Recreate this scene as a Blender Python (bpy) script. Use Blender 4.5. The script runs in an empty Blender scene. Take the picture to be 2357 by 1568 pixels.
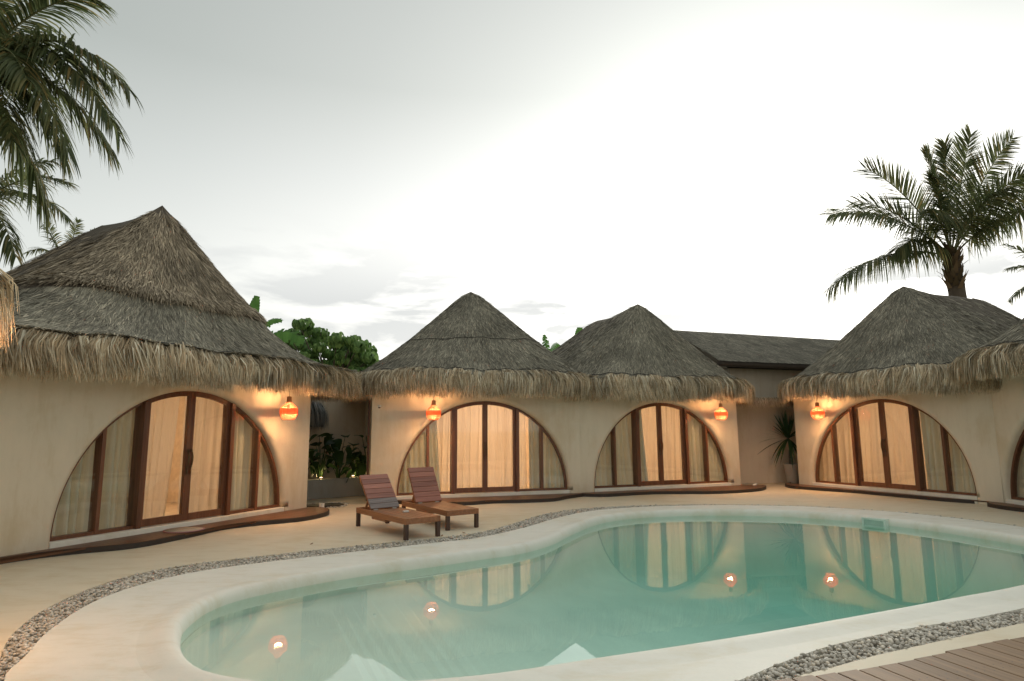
import bpy, bmesh, math, random
import numpy as np
from mathutils import Vector, Matrix
from mathutils.geometry import delaunay_2d_cdt

scene = bpy.context.scene
COL = scene.collection
random.seed(7)
RNG = np.random.default_rng(11)
R = math.radians
PI = math.pi

# ------------------------------------------------------------------ camera
cam_d = bpy.data.cameras.new('camera')
cam_d.sensor_width = 36.0
cam_d.lens = 36.0 * 1416.0 / 2357.0
cam_d.clip_start = 0.05
cam_d.clip_end = 3000.0
cam = bpy.data.objects.new('camera', cam_d)
COL.objects.link(cam)
cam.matrix_world = (Matrix.Translation((0, 0, 1.6)) @ Matrix.Rotation(R(90 + 8.28), 4, 'X')
                    @ Matrix.Rotation(-0.0070, 4, 'Z'))
scene.camera = cam

# ------------------------------------------------------------------ sky
SUN_AZ, SUN_EL = 22.0, 16.0      # degrees clockwise from +Y, elevation
sun_dir = Vector((math.sin(R(SUN_AZ)) * math.cos(R(SUN_EL)), math.cos(R(SUN_AZ)) * math.cos(R(SUN_EL)), math.sin(R(SUN_EL))))
world = bpy.data.worlds.new('World')
scene.world = world
world.use_nodes = True
wt = world.node_tree
wt.nodes.clear()


def N(tree, typ, ins=None, **kw):
    n = tree.nodes.new(typ)
    for k, v in kw.items():
        setattr(n, k, v)
    for k, v in (ins or {}).items():
        if isinstance(v, bpy.types.NodeSocket):
            tree.links.new(v, n.inputs[k])
        else:
            n.inputs[k].default_value = v
    return n


def ramp(tree, fac, stops, interp='LINEAR'):
    n = tree.nodes.new('ShaderNodeValToRGB')
    n.color_ramp.interpolation = interp
    els = n.color_ramp.elements
    while len(els) < len(stops):
        els.new(0.5)
    for e, (p, c) in zip(els, stops):
        e.position = p
        e.color = (*c, 1) if len(c) == 3 else c
    tree.links.new(fac, n.inputs[0])
    return n.outputs[0]


tc = N(wt, 'ShaderNodeTexCoord')
nrm = N(wt, 'ShaderNodeVectorMath', {0: tc.outputs['Generated']}, operation='NORMALIZE')
dot = N(wt, 'ShaderNodeVectorMath', {0: nrm.outputs[0], 1: tuple(sun_dir)}, operation='DOT_PRODUCT')
ang = N(wt, 'ShaderNodeMath', {0: dot.outputs['Value']}, operation='ARCCOSINE')
ang01 = N(wt, 'ShaderNodeMath', {0: ang.outputs[0], 1: PI}, operation='DIVIDE')
sep = N(wt, 'ShaderNodeSeparateXYZ', {0: nrm.outputs[0]})
# brightness of the hazy sky against the angle from the veiled sun (values are halved)
haze = ramp(wt, ang01.outputs[0], [
    (0.00, (0.95, 0.93, 0.87)), (0.05, (0.72, 0.71, 0.67)), (0.10, (0.47, 0.465, 0.45)), (0.15, (0.365, 0.365, 0.355)),
    (0.20, (0.305, 0.309, 0.302)), (0.27, (0.245, 0.253, 0.248)), (0.36, (0.190, 0.204, 0.199)),
    (0.52, (0.185, 0.19, 0.182)), (1.00, (0.25, 0.25, 0.24))], 'B_SPLINE')
# brighter, paler belt near the horizon
hz = ramp(wt, sep.outputs['Z'], [(0.0, (1.28, 1.24, 1.18)), (0.25, (1.15, 1.14, 1.12)), (0.38, (0.90, 0.91, 0.90)), (0.5, (0.68, 0.70, 0.685)), (0.62, (0.62, 0.64, 0.63)), (0.78, (0.85, 0.87, 0.87)), (1.0, (1.05, 1.06, 1.05))])
sky1 = N(wt, 'ShaderNodeMix', {0: 1.0, 6: haze, 7: hz}, data_type='RGBA', blend_type='MULTIPLY')
# thin stretched clouds
cmap = N(wt, 'ShaderNodeMapping', {0: nrm.outputs[0], 1: (0.37, 0.2, 0.1), 3: (2.6, 2.6, 11.0)})
cn = N(wt, 'ShaderNodeTexNoise', {'Vector': cmap.outputs[0], 'Scale': 1.6, 'Detail': 7.0, 'Roughness': 0.55, 'Distortion': 0.3})
cmask = ramp(wt, cn.outputs[0], [(0.49, (0, 0, 0)), (0.60, (1, 1, 1))])
cel = ramp(wt, sep.outputs['Z'], [(0.02, (0.6, 0.6, 0.6)), (0.20, (0.9, 0.9, 0.9)), (0.33, (0.0, 0.0, 0.0))])
cm = N(wt, 'ShaderNodeMix', {0: 1.0, 6: cmask, 7: cel}, data_type='RGBA', blend_type='MULTIPLY')
sky2 = N(wt, 'ShaderNodeMix', {6: sky1.outputs[2], 7: (0.232, 0.238, 0.235, 1)}, data_type='RGBA')
wt.links.new(cm.outputs[2], sky2.inputs[0])
nish = N(wt, 'ShaderNodeTexSky', sky_type='NISHITA')
nish.sun_disc = False
nish.sun_elevation = R(SUN_EL)
nish.sun_rotation = R(SUN_AZ)
nish.dust_density = 4.0
bg1 = N(wt, 'ShaderNodeBackground', {0: sky2.outputs[2], 1: 1.95})
bg2 = N(wt, 'ShaderNodeBackground', {0: nish.outputs[0], 1: 0.0})
addw = N(wt, 'ShaderNodeAddShader', {0: bg1.outputs[0], 1: bg2.outputs[0]})
N(wt, 'ShaderNodeOutputWorld', {0: addw.outputs[0]})

# ------------------------------------------------------------------ sun behind the cloud veil
sl = bpy.data.lights.new('sun', 'SUN')
sl.energy = 1.3
sl.angle = R(22)
sl.color = (1.0, 0.93, 0.82)
sun = bpy.data.objects.new('sun', sl)
COL.objects.link(sun)
sun.rotation_euler = (-sun_dir).to_track_quat('-Z', 'Y').to_euler()

vs = scene.view_settings
vs.view_transform = 'Standard'
vs.look = 'None'
vs.exposure = 0.70
vs.gamma = 1.0
vs.use_curve_mapping = False
scene.cycles.max_bounces = 8
scene.cycles.transparent_max_bounces = 16
scene.cycles.caustics_reflective = False
scene.cycles.caustics_refractive = False
scene.cycles.sample_clamp_indirect = 4.0
scene.cycles.use_denoising = True


# ------------------------------------------------------------------ materials
def new_mat(name):
    m = bpy.data.materials.new(name)
    m.use_nodes = True
    m.node_tree.nodes.clear()
    return m, m.node_tree


def out(t, sh, disp=None):
    o = t.nodes.new('ShaderNodeOutputMaterial')
    t.links.new(sh, o.inputs[0])
    return o


def bump(t, h, strength=0.3, dist=0.01):
    return N(t, 'ShaderNodeBump', {'Height': h, 'Strength': strength, 'Distance': dist}).outputs[0]


def plain(name, col, rough=0.6, metal=0.0, spec=0.5, var=0.12, scale=8.0, bs=0.15, bscale=60.0, coat=0.0):
    """a colour broken up by two noises, with fine relief"""
    m, t = new_mat(name)
    c = N(t, 'ShaderNodeTexCoord')
    n1 = N(t, 'ShaderNodeTexNoise', {'Vector': c.outputs['Object'], 'Scale': scale, 'Detail': 6.0, 'Roughness': 0.6})
    lo = tuple(x * (1 - var) for x in col)
    hi = tuple(min(1, x * (1 + var)) for x in col)
    cr = ramp(t, n1.outputs[0], [(0.3, lo), (0.7, hi)])
    n2 = N(t, 'ShaderNodeTexNoise', {'Vector': c.outputs['Object'], 'Scale': bscale, 'Detail': 4.0})
    b = N(t, 'ShaderNodeBsdfPrincipled', {'Base Color': cr, 'Roughness': rough, 'Metallic': metal,
                                          'Specular IOR Level': spec, 'Coat Weight': coat, 'Normal': bump(t, n2.outputs[0], bs, 0.004)})
    out(t, b.outputs[0])
    return m


def plaster_mat(name, col, stain=(0.88, 0.83, 0.74), rough=0.55, bs=0.25, s1=0.7, streak=True):
    m, t = new_mat(name)
    c = N(t, 'ShaderNodeTexCoord')
    g = N(t, 'ShaderNodeNewGeometry')
    n1 = N(t, 'ShaderNodeTexNoise', {'Vector': g.outputs['Position'], 'Scale': s1, 'Detail': 8.0, 'Roughness': 0.62, 'Distortion': 0.6})
    mp = N(t, 'ShaderNodeMapping', {0: g.outputs['Position'], 3: (1.6, 1.6, 0.35) if streak else (0.9, 2.2, 1.0)})
    n3 = N(t, 'ShaderNodeTexNoise', {'Vector': mp.outputs[0], 'Scale': 2.6, 'Detail': 9.0, 'Roughness': 0.7})
    f = N(t, 'ShaderNodeMath', {0: n1.outputs[0], 1: n3.outputs[0]}, operation='MULTIPLY')
    dark = tuple(a * b for a, b in zip(col, stain))
    cr = ramp(t, f.outputs[0], [(0.13, dark), (0.25, col), (0.42, tuple(min(1, x * 1.07) for x in col))])
    n2 = N(t, 'ShaderNodeTexNoise', {'Vector': g.outputs['Position'], 'Scale': 14.0, 'Detail': 9.0, 'Roughness': 0.65})
    n4 = N(t, 'ShaderNodeTexNoise', {'Vector': g.outputs['Position'], 'Scale': 2.2, 'Detail': 3.0})
    hs = N(t, 'ShaderNodeMath', {0: n2.outputs[0], 1: n4.outputs[0]}, operation='ADD')
    rr = N(t, 'ShaderNodeMapRange', {0: n3.outputs[0], 3: rough - 0.1, 4: rough + 0.15})
    b = N(t, 'ShaderNodeBsdfPrincipled', {'Base Color': cr, 'Roughness': rr.outputs[0], 'Specular IOR Level': 0.35,
                                          'Normal': bump(t, hs.outputs[0], bs, 0.012)})
    out(t, b.outputs[0])
    return m


def wood_mat(name, c1, c2, rough=0.45, axis='X', scale=1.0, isl=0.3, spec=0.5, knots=False):
    """grain runs along the given object axis; each loose piece gets its own tone"""
    m, t = new_mat(name)
    c = N(t, 'ShaderNodeTexCoord')
    oi = N(t, 'ShaderNodeObjectInfo')
    g = N(t, 'ShaderNodeNewGeometry')
    sc = {'X': (1.2, 26, 26), 'Y': (26, 1.2, 26), 'Z': (26, 26, 1.2)}[axis]
    off = N(t, 'ShaderNodeMath', {0: oi.outputs['Random'], 1: 37.0}, operation='MULTIPLY')
    va = N(t, 'ShaderNodeVectorMath', {0: c.outputs['Object'], 1: off.outputs[0]}, operation='ADD')
    mp = N(t, 'ShaderNodeMapping', {0: va.outputs[0], 3: tuple(x * scale for x in sc)})
    n1 = N(t, 'ShaderNodeTexNoise', {'Vector': mp.outputs[0], 'Scale': 1.0, 'Detail': 7.0, 'Roughness': 0.65, 'Distortion': 0.8})
    cr = ramp(t, n1.outputs[0], [(0.25, c1), (0.75, c2)])
    rv = N(t, 'ShaderNodeMath', {0: oi.outputs['Random'], 1: g.outputs['Random Per Island']}, operation='ADD')
    rv2 = N(t, 'ShaderNodeMath', {0: rv.outputs[0]}, operation='FRACT')
    v = N(t, 'ShaderNodeMapRange', {0: rv2.outputs[0], 3: 1 - isl, 4: 1 + isl})
    hsv = N(t, 'ShaderNodeHueSaturation', {'Color': cr, 'Value': v.outputs[0]})
    b = N(t, 'ShaderNodeBsdfPrincipled', {'Base Color': hsv.outputs[0], 'Roughness': rough, 'Specular IOR Level': spec,
                                          'Normal': bump(t, n1.outputs[0], 0.25, 0.004)})
    out(t, b.outputs[0])
    return m


def strand_mat(name, stops, rough=0.75, transl=0.0, patch=None):
    """dry or green blades: one tone per blade from the ramp"""
    m, t = new_mat(name)
    g = N(t, 'ShaderNodeNewGeometry')
    cr = ramp(t, g.outputs['Random Per Island'], stops)
    n = N(t, 'ShaderNodeTexNoise', {'Vector': g.outputs['Position'], 'Scale': 1.3 if patch is None else patch, 'Detail': 5.0})
    v = N(t, 'ShaderNodeMapRange', {0: n.outputs[0], 1: 0.3, 2: 0.7, 3: 0.72, 4: 1.25})
    hsv = N(t, 'ShaderNodeHueSaturation', {'Color': cr, 'Value': v.outputs[0]})
    b = N(t, 'ShaderNodeBsdfPrincipled', {'Base Color': hsv.outputs[0], 'Roughness': rough, 'Specular IOR Level': 0.25})
    sh = b.outputs[0]
    if transl > 0:
        tr = N(t, 'ShaderNodeBsdfTranslucent', {'Color': hsv.outputs[0]})
        mx = N(t, 'ShaderNodeMixShader', {0: transl, 1: sh, 2: tr.outputs[0]})
        sh = mx.outputs[0]
    out(t, sh)
    return m


M = {}
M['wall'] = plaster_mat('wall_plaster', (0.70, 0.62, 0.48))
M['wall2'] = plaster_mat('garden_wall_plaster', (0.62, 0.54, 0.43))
M['inner'] = plain('inner_wall_paint', (0.72, 0.62, 0.48), 0.7)
M['concrete'] = plaster_mat('planter_concrete', (0.36, 0.36, 0.33))
M['patio'] = plaster_mat('patio_screed', (0.72, 0.635, 0.48), stain=(0.88, 0.82, 0.72), rough=0.62, bs=0.12, s1=0.5, streak=False)
M['coping'] = plaster_mat('coping_screed', (0.80, 0.78, 0.69), stain=(0.89, 0.85, 0.76), rough=0.62, bs=0.15, s1=0.8, streak=False)
M['pool'] = plain('pool_plaster', (0.86, 0.85, 0.75), 0.6, var=0.06, scale=1.2)
M['gravelbed'] = plain('gravel_bed', (0.36, 0.33, 0.28), 0.9)
M['soil'] = plain('garden_soil', (0.05, 0.04, 0.03), 0.95)
M['ground'] = plain('outer_ground', (0.24, 0.2, 0.14), 0.9, scale=0.2)
M['step'] = wood_mat('step_timber', (0.085, 0.038, 0.018), (0.22, 0.105, 0.052), 0.42, 'X', 1.0, 0.22)
M['stepedge'] = plain('step_edge_timber', (0.035, 0.024, 0.018), 0.6, scale=12)
M['frame'] = wood_mat('frame_timber', (0.085, 0.032, 0.016), (0.23, 0.092, 0.043), 0.4, 'Z', 1.0, 0.15)
M['lounger'] = wood_mat('lounger_timber', (0.18, 0.07, 0.028), (0.40, 0.17, 0.07), 0.38, 'X', 1.0, 0.15)
M['slat_red'] = wood_mat('slat_red_timber', (0.24, 0.085, 0.058), (0.48, 0.20, 0.135), 0.45, 'Y', 1.0, 0.22)
M['slat_grey'] = wood_mat('slat_weathered_timber', (0.10, 0.085, 0.085), (0.33, 0.26, 0.23), 0.6, 'Y', 1.4, 0.12)
M['leg'] = wood_mat('leg_timber', (0.045, 0.025, 0.018), (0.10, 0.05, 0.03), 0.5, 'Z', 1.0, 0.1)
M['deck'] = wood_mat('deck_timber', (0.165, 0.102, 0.055), (0.29, 0.185, 0.102), 0.6, 'X', 0.8, 0.13, 0.3)
M['bronze'] = plain('bronze', (0.14, 0.10, 0.06), 0.38, 0.9)
M['steel'] = plain('steel', (0.5, 0.48, 0.44), 0.35, 0.9)
M['white'] = plain('white_plastic', (0.75, 0.74, 0.70), 0.4, var=0.04)
M['dark'] = plain('dark_metal', (0.03, 0.028, 0.025), 0.5)
M['gutter'] = plain('gutter_metal', (0.055, 0.042, 0.032), 0.45)
M['screw'] = plain('screw_head', (0.05, 0.04, 0.03), 0.5)
M['pot'] = plain('white_pot_glaze', (0.40, 0.36, 0.31), 0.5, var=0.06)
M['corrugated'] = plain('corrugated_sheet', (0.55, 0.52, 0.47), 0.5)
M['rattan'] = strand_mat('rattan', [(0, (0.78, 0.36, 0.21)), (1, (0.92, 0.50, 0.32))], 0.6, 0.75)
M['lampcollar'] = plain('lamp_collar_cane', (0.42, 0.20, 0.08), 0.6)
M['cord'] = plain('lamp_cord', (0.03, 0.025, 0.02), 0.7)
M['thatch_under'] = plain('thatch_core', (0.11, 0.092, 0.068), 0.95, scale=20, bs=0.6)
M['thatch_net'] = strand_mat('netted_thatch', [(0, (0.137, 0.125, 0.099)), (0.5, (0.239, 0.225, 0.175)), (0.85, (0.355, 0.328, 0.253)), (1, (0.520, 0.465, 0.355))], 0.85)
M['thatch_loose'] = strand_mat('loose_thatch', [(0, (0.152, 0.124, 0.086)), (0.45, (0.278, 0.231, 0.164)), (0.85, (0.430, 0.354, 0.253)), (1, (0.582, 0.493, 0.354))], 0.8)
M['thatch_fringe'] = strand_mat('fringe_thatch', [(0, (0.264, 0.198, 0.120)), (0.3, (0.480, 0.378, 0.246)), (0.7, (0.696, 0.576, 0.402)), (1, (0.820, 0.780, 0.624))], 0.7, 0.15, 2.5)
M['rope'] = plain('net_rope', (0.035, 0.033, 0.028), 0.8)
M['palm'] = strand_mat('palm_leaflets', [(0, (0.075, 0.105, 0.048)), (0.6, (0.14, 0.165, 0.07)), (0.88, (0.22, 0.22, 0.095)), (1, (0.36, 0.26, 0.10))], 0.40, 0.6)
M['palmdry'] = strand_mat('palm_leaf_bases', [(0, (0.08, 0.06, 0.03)), (1, (0.22, 0.15, 0.08))], 0.8)
M['rachis'] = plain('palm_rachis', (0.13, 0.14, 0.045), 0.5)
M['bark'] = plain('bark', (0.11, 0.085, 0.06), 0.9, scale=14, bs=0.6)
M['leaf'] = strand_mat('broad_leaves', [(0, (0.100, 0.184, 0.059)), (0.6, (0.167, 0.292, 0.083)), (1, (0.283, 0.434, 0.133))], 0.45, 0.3)
M['banana'] = strand_mat('banana_leaf', [(0, (0.055, 0.14, 0.03)), (1, (0.09, 0.2, 0.045))], 0.45, 0.4)
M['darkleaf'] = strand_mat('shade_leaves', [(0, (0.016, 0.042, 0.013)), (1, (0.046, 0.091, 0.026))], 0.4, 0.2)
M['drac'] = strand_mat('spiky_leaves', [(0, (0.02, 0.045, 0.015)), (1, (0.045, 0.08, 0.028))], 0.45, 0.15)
M['pebble'] = strand_mat('river_pebbles', [(0, (0.389, 0.356, 0.302)), (0.4, (0.605, 0.562, 0.486)), (0.8, (0.670, 0.632, 0.562)), (1, (0.799, 0.713, 0.583))], 0.6, 0, 30.0)
M['dryleaf'] = plain('fallen_leaf', (0.22, 0.11, 0.05), 0.8)
M['mat'] = plain('woven_mat', (0.52, 0.42, 0.31), 0.9, scale=40, bs=0.5)
M['matedge'] = plain('mat_edge', (0.42, 0.2, 0.2), 0.9)


def curtain_mat(name, col, transl):
    m, t = new_mat(name)
    c = N(t, 'ShaderNodeTexCoord')
    mp = N(t, 'ShaderNodeMapping', {0: c.outputs['Object'], 3: (60, 60, 4)})
    n = N(t, 'ShaderNodeTexNoise', {'Vector': mp.outputs[0], 'Scale': 1.0, 'Detail': 4.0})
    cr = ramp(t, n.outputs[0], [(0.3, tuple(x * 0.9 for x in col)), (0.7, col)])
    d = N(t, 'ShaderNodeBsdfDiffuse', {'Color': cr})
    tr = N(t, 'ShaderNodeBsdfTranslucent', {'Color': cr})
    mx = N(t, 'ShaderNodeMixShader', {0: transl, 1: d.outputs[0], 2: tr.outputs[0]})
    out(t, mx.outputs[0])
    return m


M['dimroom'] = curtain_mat('dim_room_cloth', (0.07, 0.06, 0.05), 0.02)  # dark cloth colour stands in for the shade inside the unlit room
M['sheer'] = curtain_mat('sheer_cloth', (0.86, 0.80, 0.70), 0.55)
M['drape'] = curtain_mat('drape_cloth', (0.88, 0.84, 0.70), 0.10)


def two_sided_fresnel(t, ior, normal=None):
    """the same reflectance from both sides of a surface that does not bend the ray"""
    g = N(t, 'ShaderNodeNewGeometry')
    m = N(t, 'ShaderNodeMapRange', {0: g.outputs['Backfacing'], 3: ior, 4: 1.0 / ior})
    return N(t, 'ShaderNodeFresnel', {'IOR': m.outputs[0]} if normal is None else {'IOR': m.outputs[0], 'Normal': normal})


def glass_mat():
    m, t = new_mat('window_glass')
    fr = two_sided_fresnel(t, 1.5)
    tr = N(t, 'ShaderNodeBsdfTransparent', {'Color': (0.93, 0.95, 0.93, 1)})
    gl = N(t, 'ShaderNodeBsdfGlossy', {'Color': (1, 1, 1, 1), 'Roughness': 0.0})
    mx = N(t, 'ShaderNodeMixShader', {0: fr.outputs[0], 1: tr.outputs[0], 2: gl.outputs[0]})
    out(t, mx.outputs[0])
    return m


def water_mat():
    m, t = new_mat('pool_water')
    g = N(t, 'ShaderNodeNewGeometry')
    n = N(t, 'ShaderNodeTexNoise', {'Vector': g.outputs['Position'], 'Scale': 1.4, 'Detail': 2.0})
    bp = bump(t, n.outputs[0], 0.035, 0.02)
    fr = two_sided_fresnel(t, 1.33, bp)
    tr = N(t, 'ShaderNodeBsdfTransparent', {'Color': (0.90, 0.97, 0.95, 1)})
    gl = N(t, 'ShaderNodeBsdfGlossy', {'Color': (1, 1, 1, 1), 'Roughness': 0.0, 'Normal': bp})
    mx = N(t, 'ShaderNodeMixShader', {0: fr.outputs[0], 1: tr.outputs[0], 2: gl.outputs[0]})
    o = out(t, mx.outputs[0])
    va = N(t, 'ShaderNodeVolumeAbsorption', {'Color': (0.28, 0.87, 0.83, 1), 'Density': 0.17})
    t.links.new(va.outputs[0], o.inputs[1])
    return m


def emit_mat(name, col, s):
    m, t = new_mat(name)
    e = N(t, 'ShaderNodeEmission', {0: (*col, 1), 1: s})
    out(t, e.outputs[0])
    return m


M['glass'] = glass_mat()
M['water'] = water_mat()
M['bulb'] = emit_mat('lit_bulb', (1.0, 0.72, 0.42), 22.0)
M['globe'] = emit_mat('lit_globe', (1.0, 0.70, 0.40), 5.0)
M['uplight'] = emit_mat('lit_uplight', (1.0, 0.62, 0.30), 4.0)


# ------------------------------------------------------------------ object helpers
def props(o, label=None, cat=None, group=None, kind=None):
    if label: o['label'] = label
    if cat: o['category'] = cat
    if group: o['group'] = group
    if kind: o['kind'] = kind
    return o


def empty(name, loc=(0, 0, 0), rz=0.0, label=None, cat=None, group=None):
    o = bpy.data.objects.new(name, None)
    o.empty_display_size = 0.2
    COL.objects.link(o)
    o.location = loc
    o.rotation_euler = (0, 0, rz)
    return props(o, label, cat, group)


def mesh_obj(name, me, mat, parent=None, smooth=False):
    if mat is not None and not me.materials:
        me.materials.append(mat)
    if smooth:
        me.polygons.foreach_set('use_smooth', np.ones(len(me.polygons), dtype=bool))
    o = bpy.data.objects.new(name, me)
    COL.objects.link(o)
    if parent is not None:
        o.parent = parent
    return o


def pyobj(name, verts, faces, mat, parent=None, smooth=False):
    me = bpy.data.meshes.new(name)
    me.from_pydata([tuple(v) for v in verts], [], faces)
    me.update()
    return mesh_obj(name, me, mat, parent, smooth)


def quads_obj(name, V, Q, mat, parent=None, smooth=False):
    """fast mesh from numpy: V (n,3), Q (m,k) with k = 3 or 4"""
    V = np.asarray(V, dtype=np.float32)
    Q = np.asarray(Q, dtype=np.int32)
    k = Q.shape[1]
    me = bpy.data.meshes.new(name)
    me.vertices.add(len(V))
    me.vertices.foreach_set('co', V.ravel())
    me.loops.add(Q.size)
    me.loops.foreach_set('vertex_index', Q.ravel())
    me.polygons.add(len(Q))
    me.polygons.foreach_set('loop_start', np.arange(0, Q.size, k, dtype=np.int32))
    me.polygons.foreach_set('loop_total', np.full(len(Q), k, dtype=np.int32))
    me.update(calc_edges=True)
    return mesh_obj(name, me, mat, parent, smooth)


def bm_obj(name, bm, mat, parent=None, smooth=False):
    me = bpy.data.meshes.new(name)
    bm.normal_update()
    bm.to_mesh(me)
    bm.free()
    return mesh_obj(name, me, mat, parent, smooth)


def box_bm(bm, x0, x1, y0, y1, z0, z1, mtx=None):
    vs_ = [bm.verts.new((x, y, z)) for z in (z0, z1) for y in (y0, y1) for x in (x0, x1)]
    for f in ((0, 2, 3, 1), (4, 5, 7, 6), (0, 1, 5, 4), (2, 6, 7, 3), (0, 4, 6, 2), (1, 3, 7, 5)):
        bm.faces.new([vs_[i] for i in f])
    if mtx is not None:
        bmesh.ops.transform(bm, matrix=mtx, verts=vs_)
    return vs_


def box(name, dims, mat, parent=None, bevel=0.004, mtx=None, seg=1):
    bm = bmesh.new()
    box_bm(bm, *dims)
    if bevel:
        bmesh.ops.bevel(bm, geom=bm.edges[:], offset=bevel, segments=seg, affect='EDGES')
    if mtx is not None:
        bmesh.ops.transform(bm, matrix=mtx, verts=bm.verts[:])
    return bm_obj(name, bm, mat, parent)


def lathe(name, prof, mat, parent=None, seg=20, smooth=True, loc=(0, 0, 0), caps=True):
    n = len(prof)
    V, F = [], []
    for r, z in prof:
        for k in range(seg):
            a = 2 * PI * k / seg
            V.append((loc[0] + r * math.cos(a), loc[1] + r * math.sin(a), loc[2] + z))
    for i in range(n - 1):
        for k in range(seg):
            k2 = (k + 1) % seg
            F.append((i * seg + k, i * seg + k2, (i + 1) * seg + k2, (i + 1) * seg + k))
    if caps:
        F.append(tuple(range(seg - 1, -1, -1)))
        F.append(tuple((n - 1) * seg + k for k in range(seg)))
    return pyobj(name, V, F, mat, parent, smooth)


def tube_arrays(path, rad, seg=6):
    P = np.asarray(path, float)
    n = len(P)
    rad = np.full(n, rad) if np.isscalar(rad) else np.asarray(rad, float)
    T = np.gradient(P, axis=0)
    T /= np.linalg.norm(T, axis=1)[:, None] + 1e-9
    ref = np.array([0, 0, 1.0]) if abs(T[0, 2]) < 0.9 else np.array([1.0, 0, 0])
    V = []
    for i in range(n):
        a = np.cross(T[i], ref); a /= np.linalg.norm(a) + 1e-9
        b = np.cross(T[i], a)
        ref = -b if np.dot(-b, ref) > 0 else b
        for k in range(seg):
            t = 2 * PI * k / seg
            V.append(P[i] + rad[i] * (math.cos(t) * a + math.sin(t) * b))
    F = []
    for i in range(n - 1):
        for k in range(seg):
            k2 = (k + 1) % seg
            F.append((i * seg + k, i * seg + k2, (i + 1) * seg + k2, (i + 1) * seg + k))
    return V, F


class MB:
    """collects shapes that belong to ONE part"""
    def __init__(s): s.V = []; s.F = []

    def add(s, V, F):
        o = len(s.V)
        s.V += [tuple(v) for v in V]
        s.F += [tuple(i + o for i in f) for f in F]
        return s

    def tube(s, path, rad, seg=6, cap=True):
        V, F = tube_arrays(path, rad, seg)
        if cap:
            n = len(V)
            F = F + [tuple(range(seg - 1, -1, -1)), tuple(range(n - seg, n))]
        return s.add(V, F)

    def box(s, x0, x1, y0, y1, z0, z1):
        V = [(x, y, z) for z in (z0, z1) for y in (y0, y1) for x in (x0, x1)]
        return s.add(V, [(0, 2, 3, 1), (4, 5, 7, 6), (0, 1, 5, 4), (2, 6, 7, 3), (0, 4, 6, 2), (1, 3, 7, 5)])

    def build(s, name, mat, parent=None, smooth=False):
        return pyobj(name, s.V, s.F, mat, parent, smooth)


def ribbons(name, P, W, side, mat, parent=None, fold=0.0, smooth=False):
    """P (n,k,3) spines, W (n,k) half widths, side (n,3) or (n,k,3) sideways unit vectors"""
    n, k, _ = P.shape
    if side.ndim == 2:
        side = np.repeat(side[:, None, :], k, axis=1)
    A = P + side * W[..., None]
    B = P - side * W[..., None]
    V = np.stack([A, B], axis=2).reshape(-1, 3)
    base = (np.arange(n)[:, None] * (2 * k) + np.arange(k - 1)[None, :] * 2).reshape(-1, 1)
    Q = base + np.array([[0, 1, 3, 2]])
    return quads_obj(name, V, Q, mat, parent, smooth)


def catmull(pts, closed=True, per=8):
    P = np.array(pts, float)
    n = len(P)
    outp = []
    rng = range(n) if closed else range(n - 1)
    for i in rng:
        if closed:
            p0, p1, p2, p3 = P[(i - 1) % n], P[i], P[(i + 1) % n], P[(i + 2) % n]
        else:
            p0, p1, p2, p3 = P[max(i - 1, 0)], P[i], P[i + 1], P[min(i + 2, n - 1)]
        for s in range(per):
            t = s / per
            outp.append(0.5 * ((2 * p1) + (-p0 + p2) * t + (2 * p0 - 5 * p1 + 4 * p2 - p3) * t * t + (-p0 + 3 * p1 - 3 * p2 + p3) * t ** 3))
    if not closed:
        outp.append(P[-1])
    return np.array(outp)


def resample(P, n, closed=True):
    P = np.asarray(P)
    Q = np.vstack([P, P[:1]]) if closed else P
    d = np.r_[0, np.cumsum(np.linalg.norm(np.diff(Q, axis=0), axis=1))]
    t = np.linspace(0, d[-1], n + 1 if closed else n)
    R_ = np.stack([np.interp(t, d, Q[:, j]) for j in range(Q.shape[1])], axis=1)
    return R_[:-1] if closed else R_


def region(name, outer, hole, z, mat, extra=None):
    """flat sheet between an outer outline and a hole"""
    pts = [Vector((float(p[0]), float(p[1]))) for p in outer]
    no = len(pts)
    edges = [(i, (i + 1) % no) for i in range(no)]
    if hole is not None:
        nh = len(hole)
        pts += [Vector((float(p[0]), float(p[1]))) for p in hole]
        edges += [(no + i, no + (i + 1) % nh) for i in range(nh)]
    vv, ee, ff, *_ = delaunay_2d_cdt(pts, edges, [], 0, 1e-5)
    keep = []
    oarr = np.array([[p[0], p[1]] for p in outer])
    harr = None if hole is None else np.array([[p[0], p[1]] for p in hole])
    for f in ff:
        c = sum((vv[i] for i in f), Vector((0, 0))) / len(f)
        if inside(c, oarr) and (harr is None or not inside(c, harr)):
            keep.append(tuple(f))
    return pyobj(name, [(v.x, v.y, z) for v in vv], keep, mat)


def inside(c, poly):
    x, y = c[0], c[1]
    X, Y = poly[:, 0], poly[:, 1]
    X2, Y2 = np.roll(X, -1), np.roll(Y, -1)
    cr = ((Y > y) != (Y2 > y))
    with np.errstate(divide='ignore', invalid='ignore'):
        xi = X + (y - Y) / (Y2 - Y) * (X2 - X)
    return bool(np.sum(cr & (x < xi)) % 2)


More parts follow.
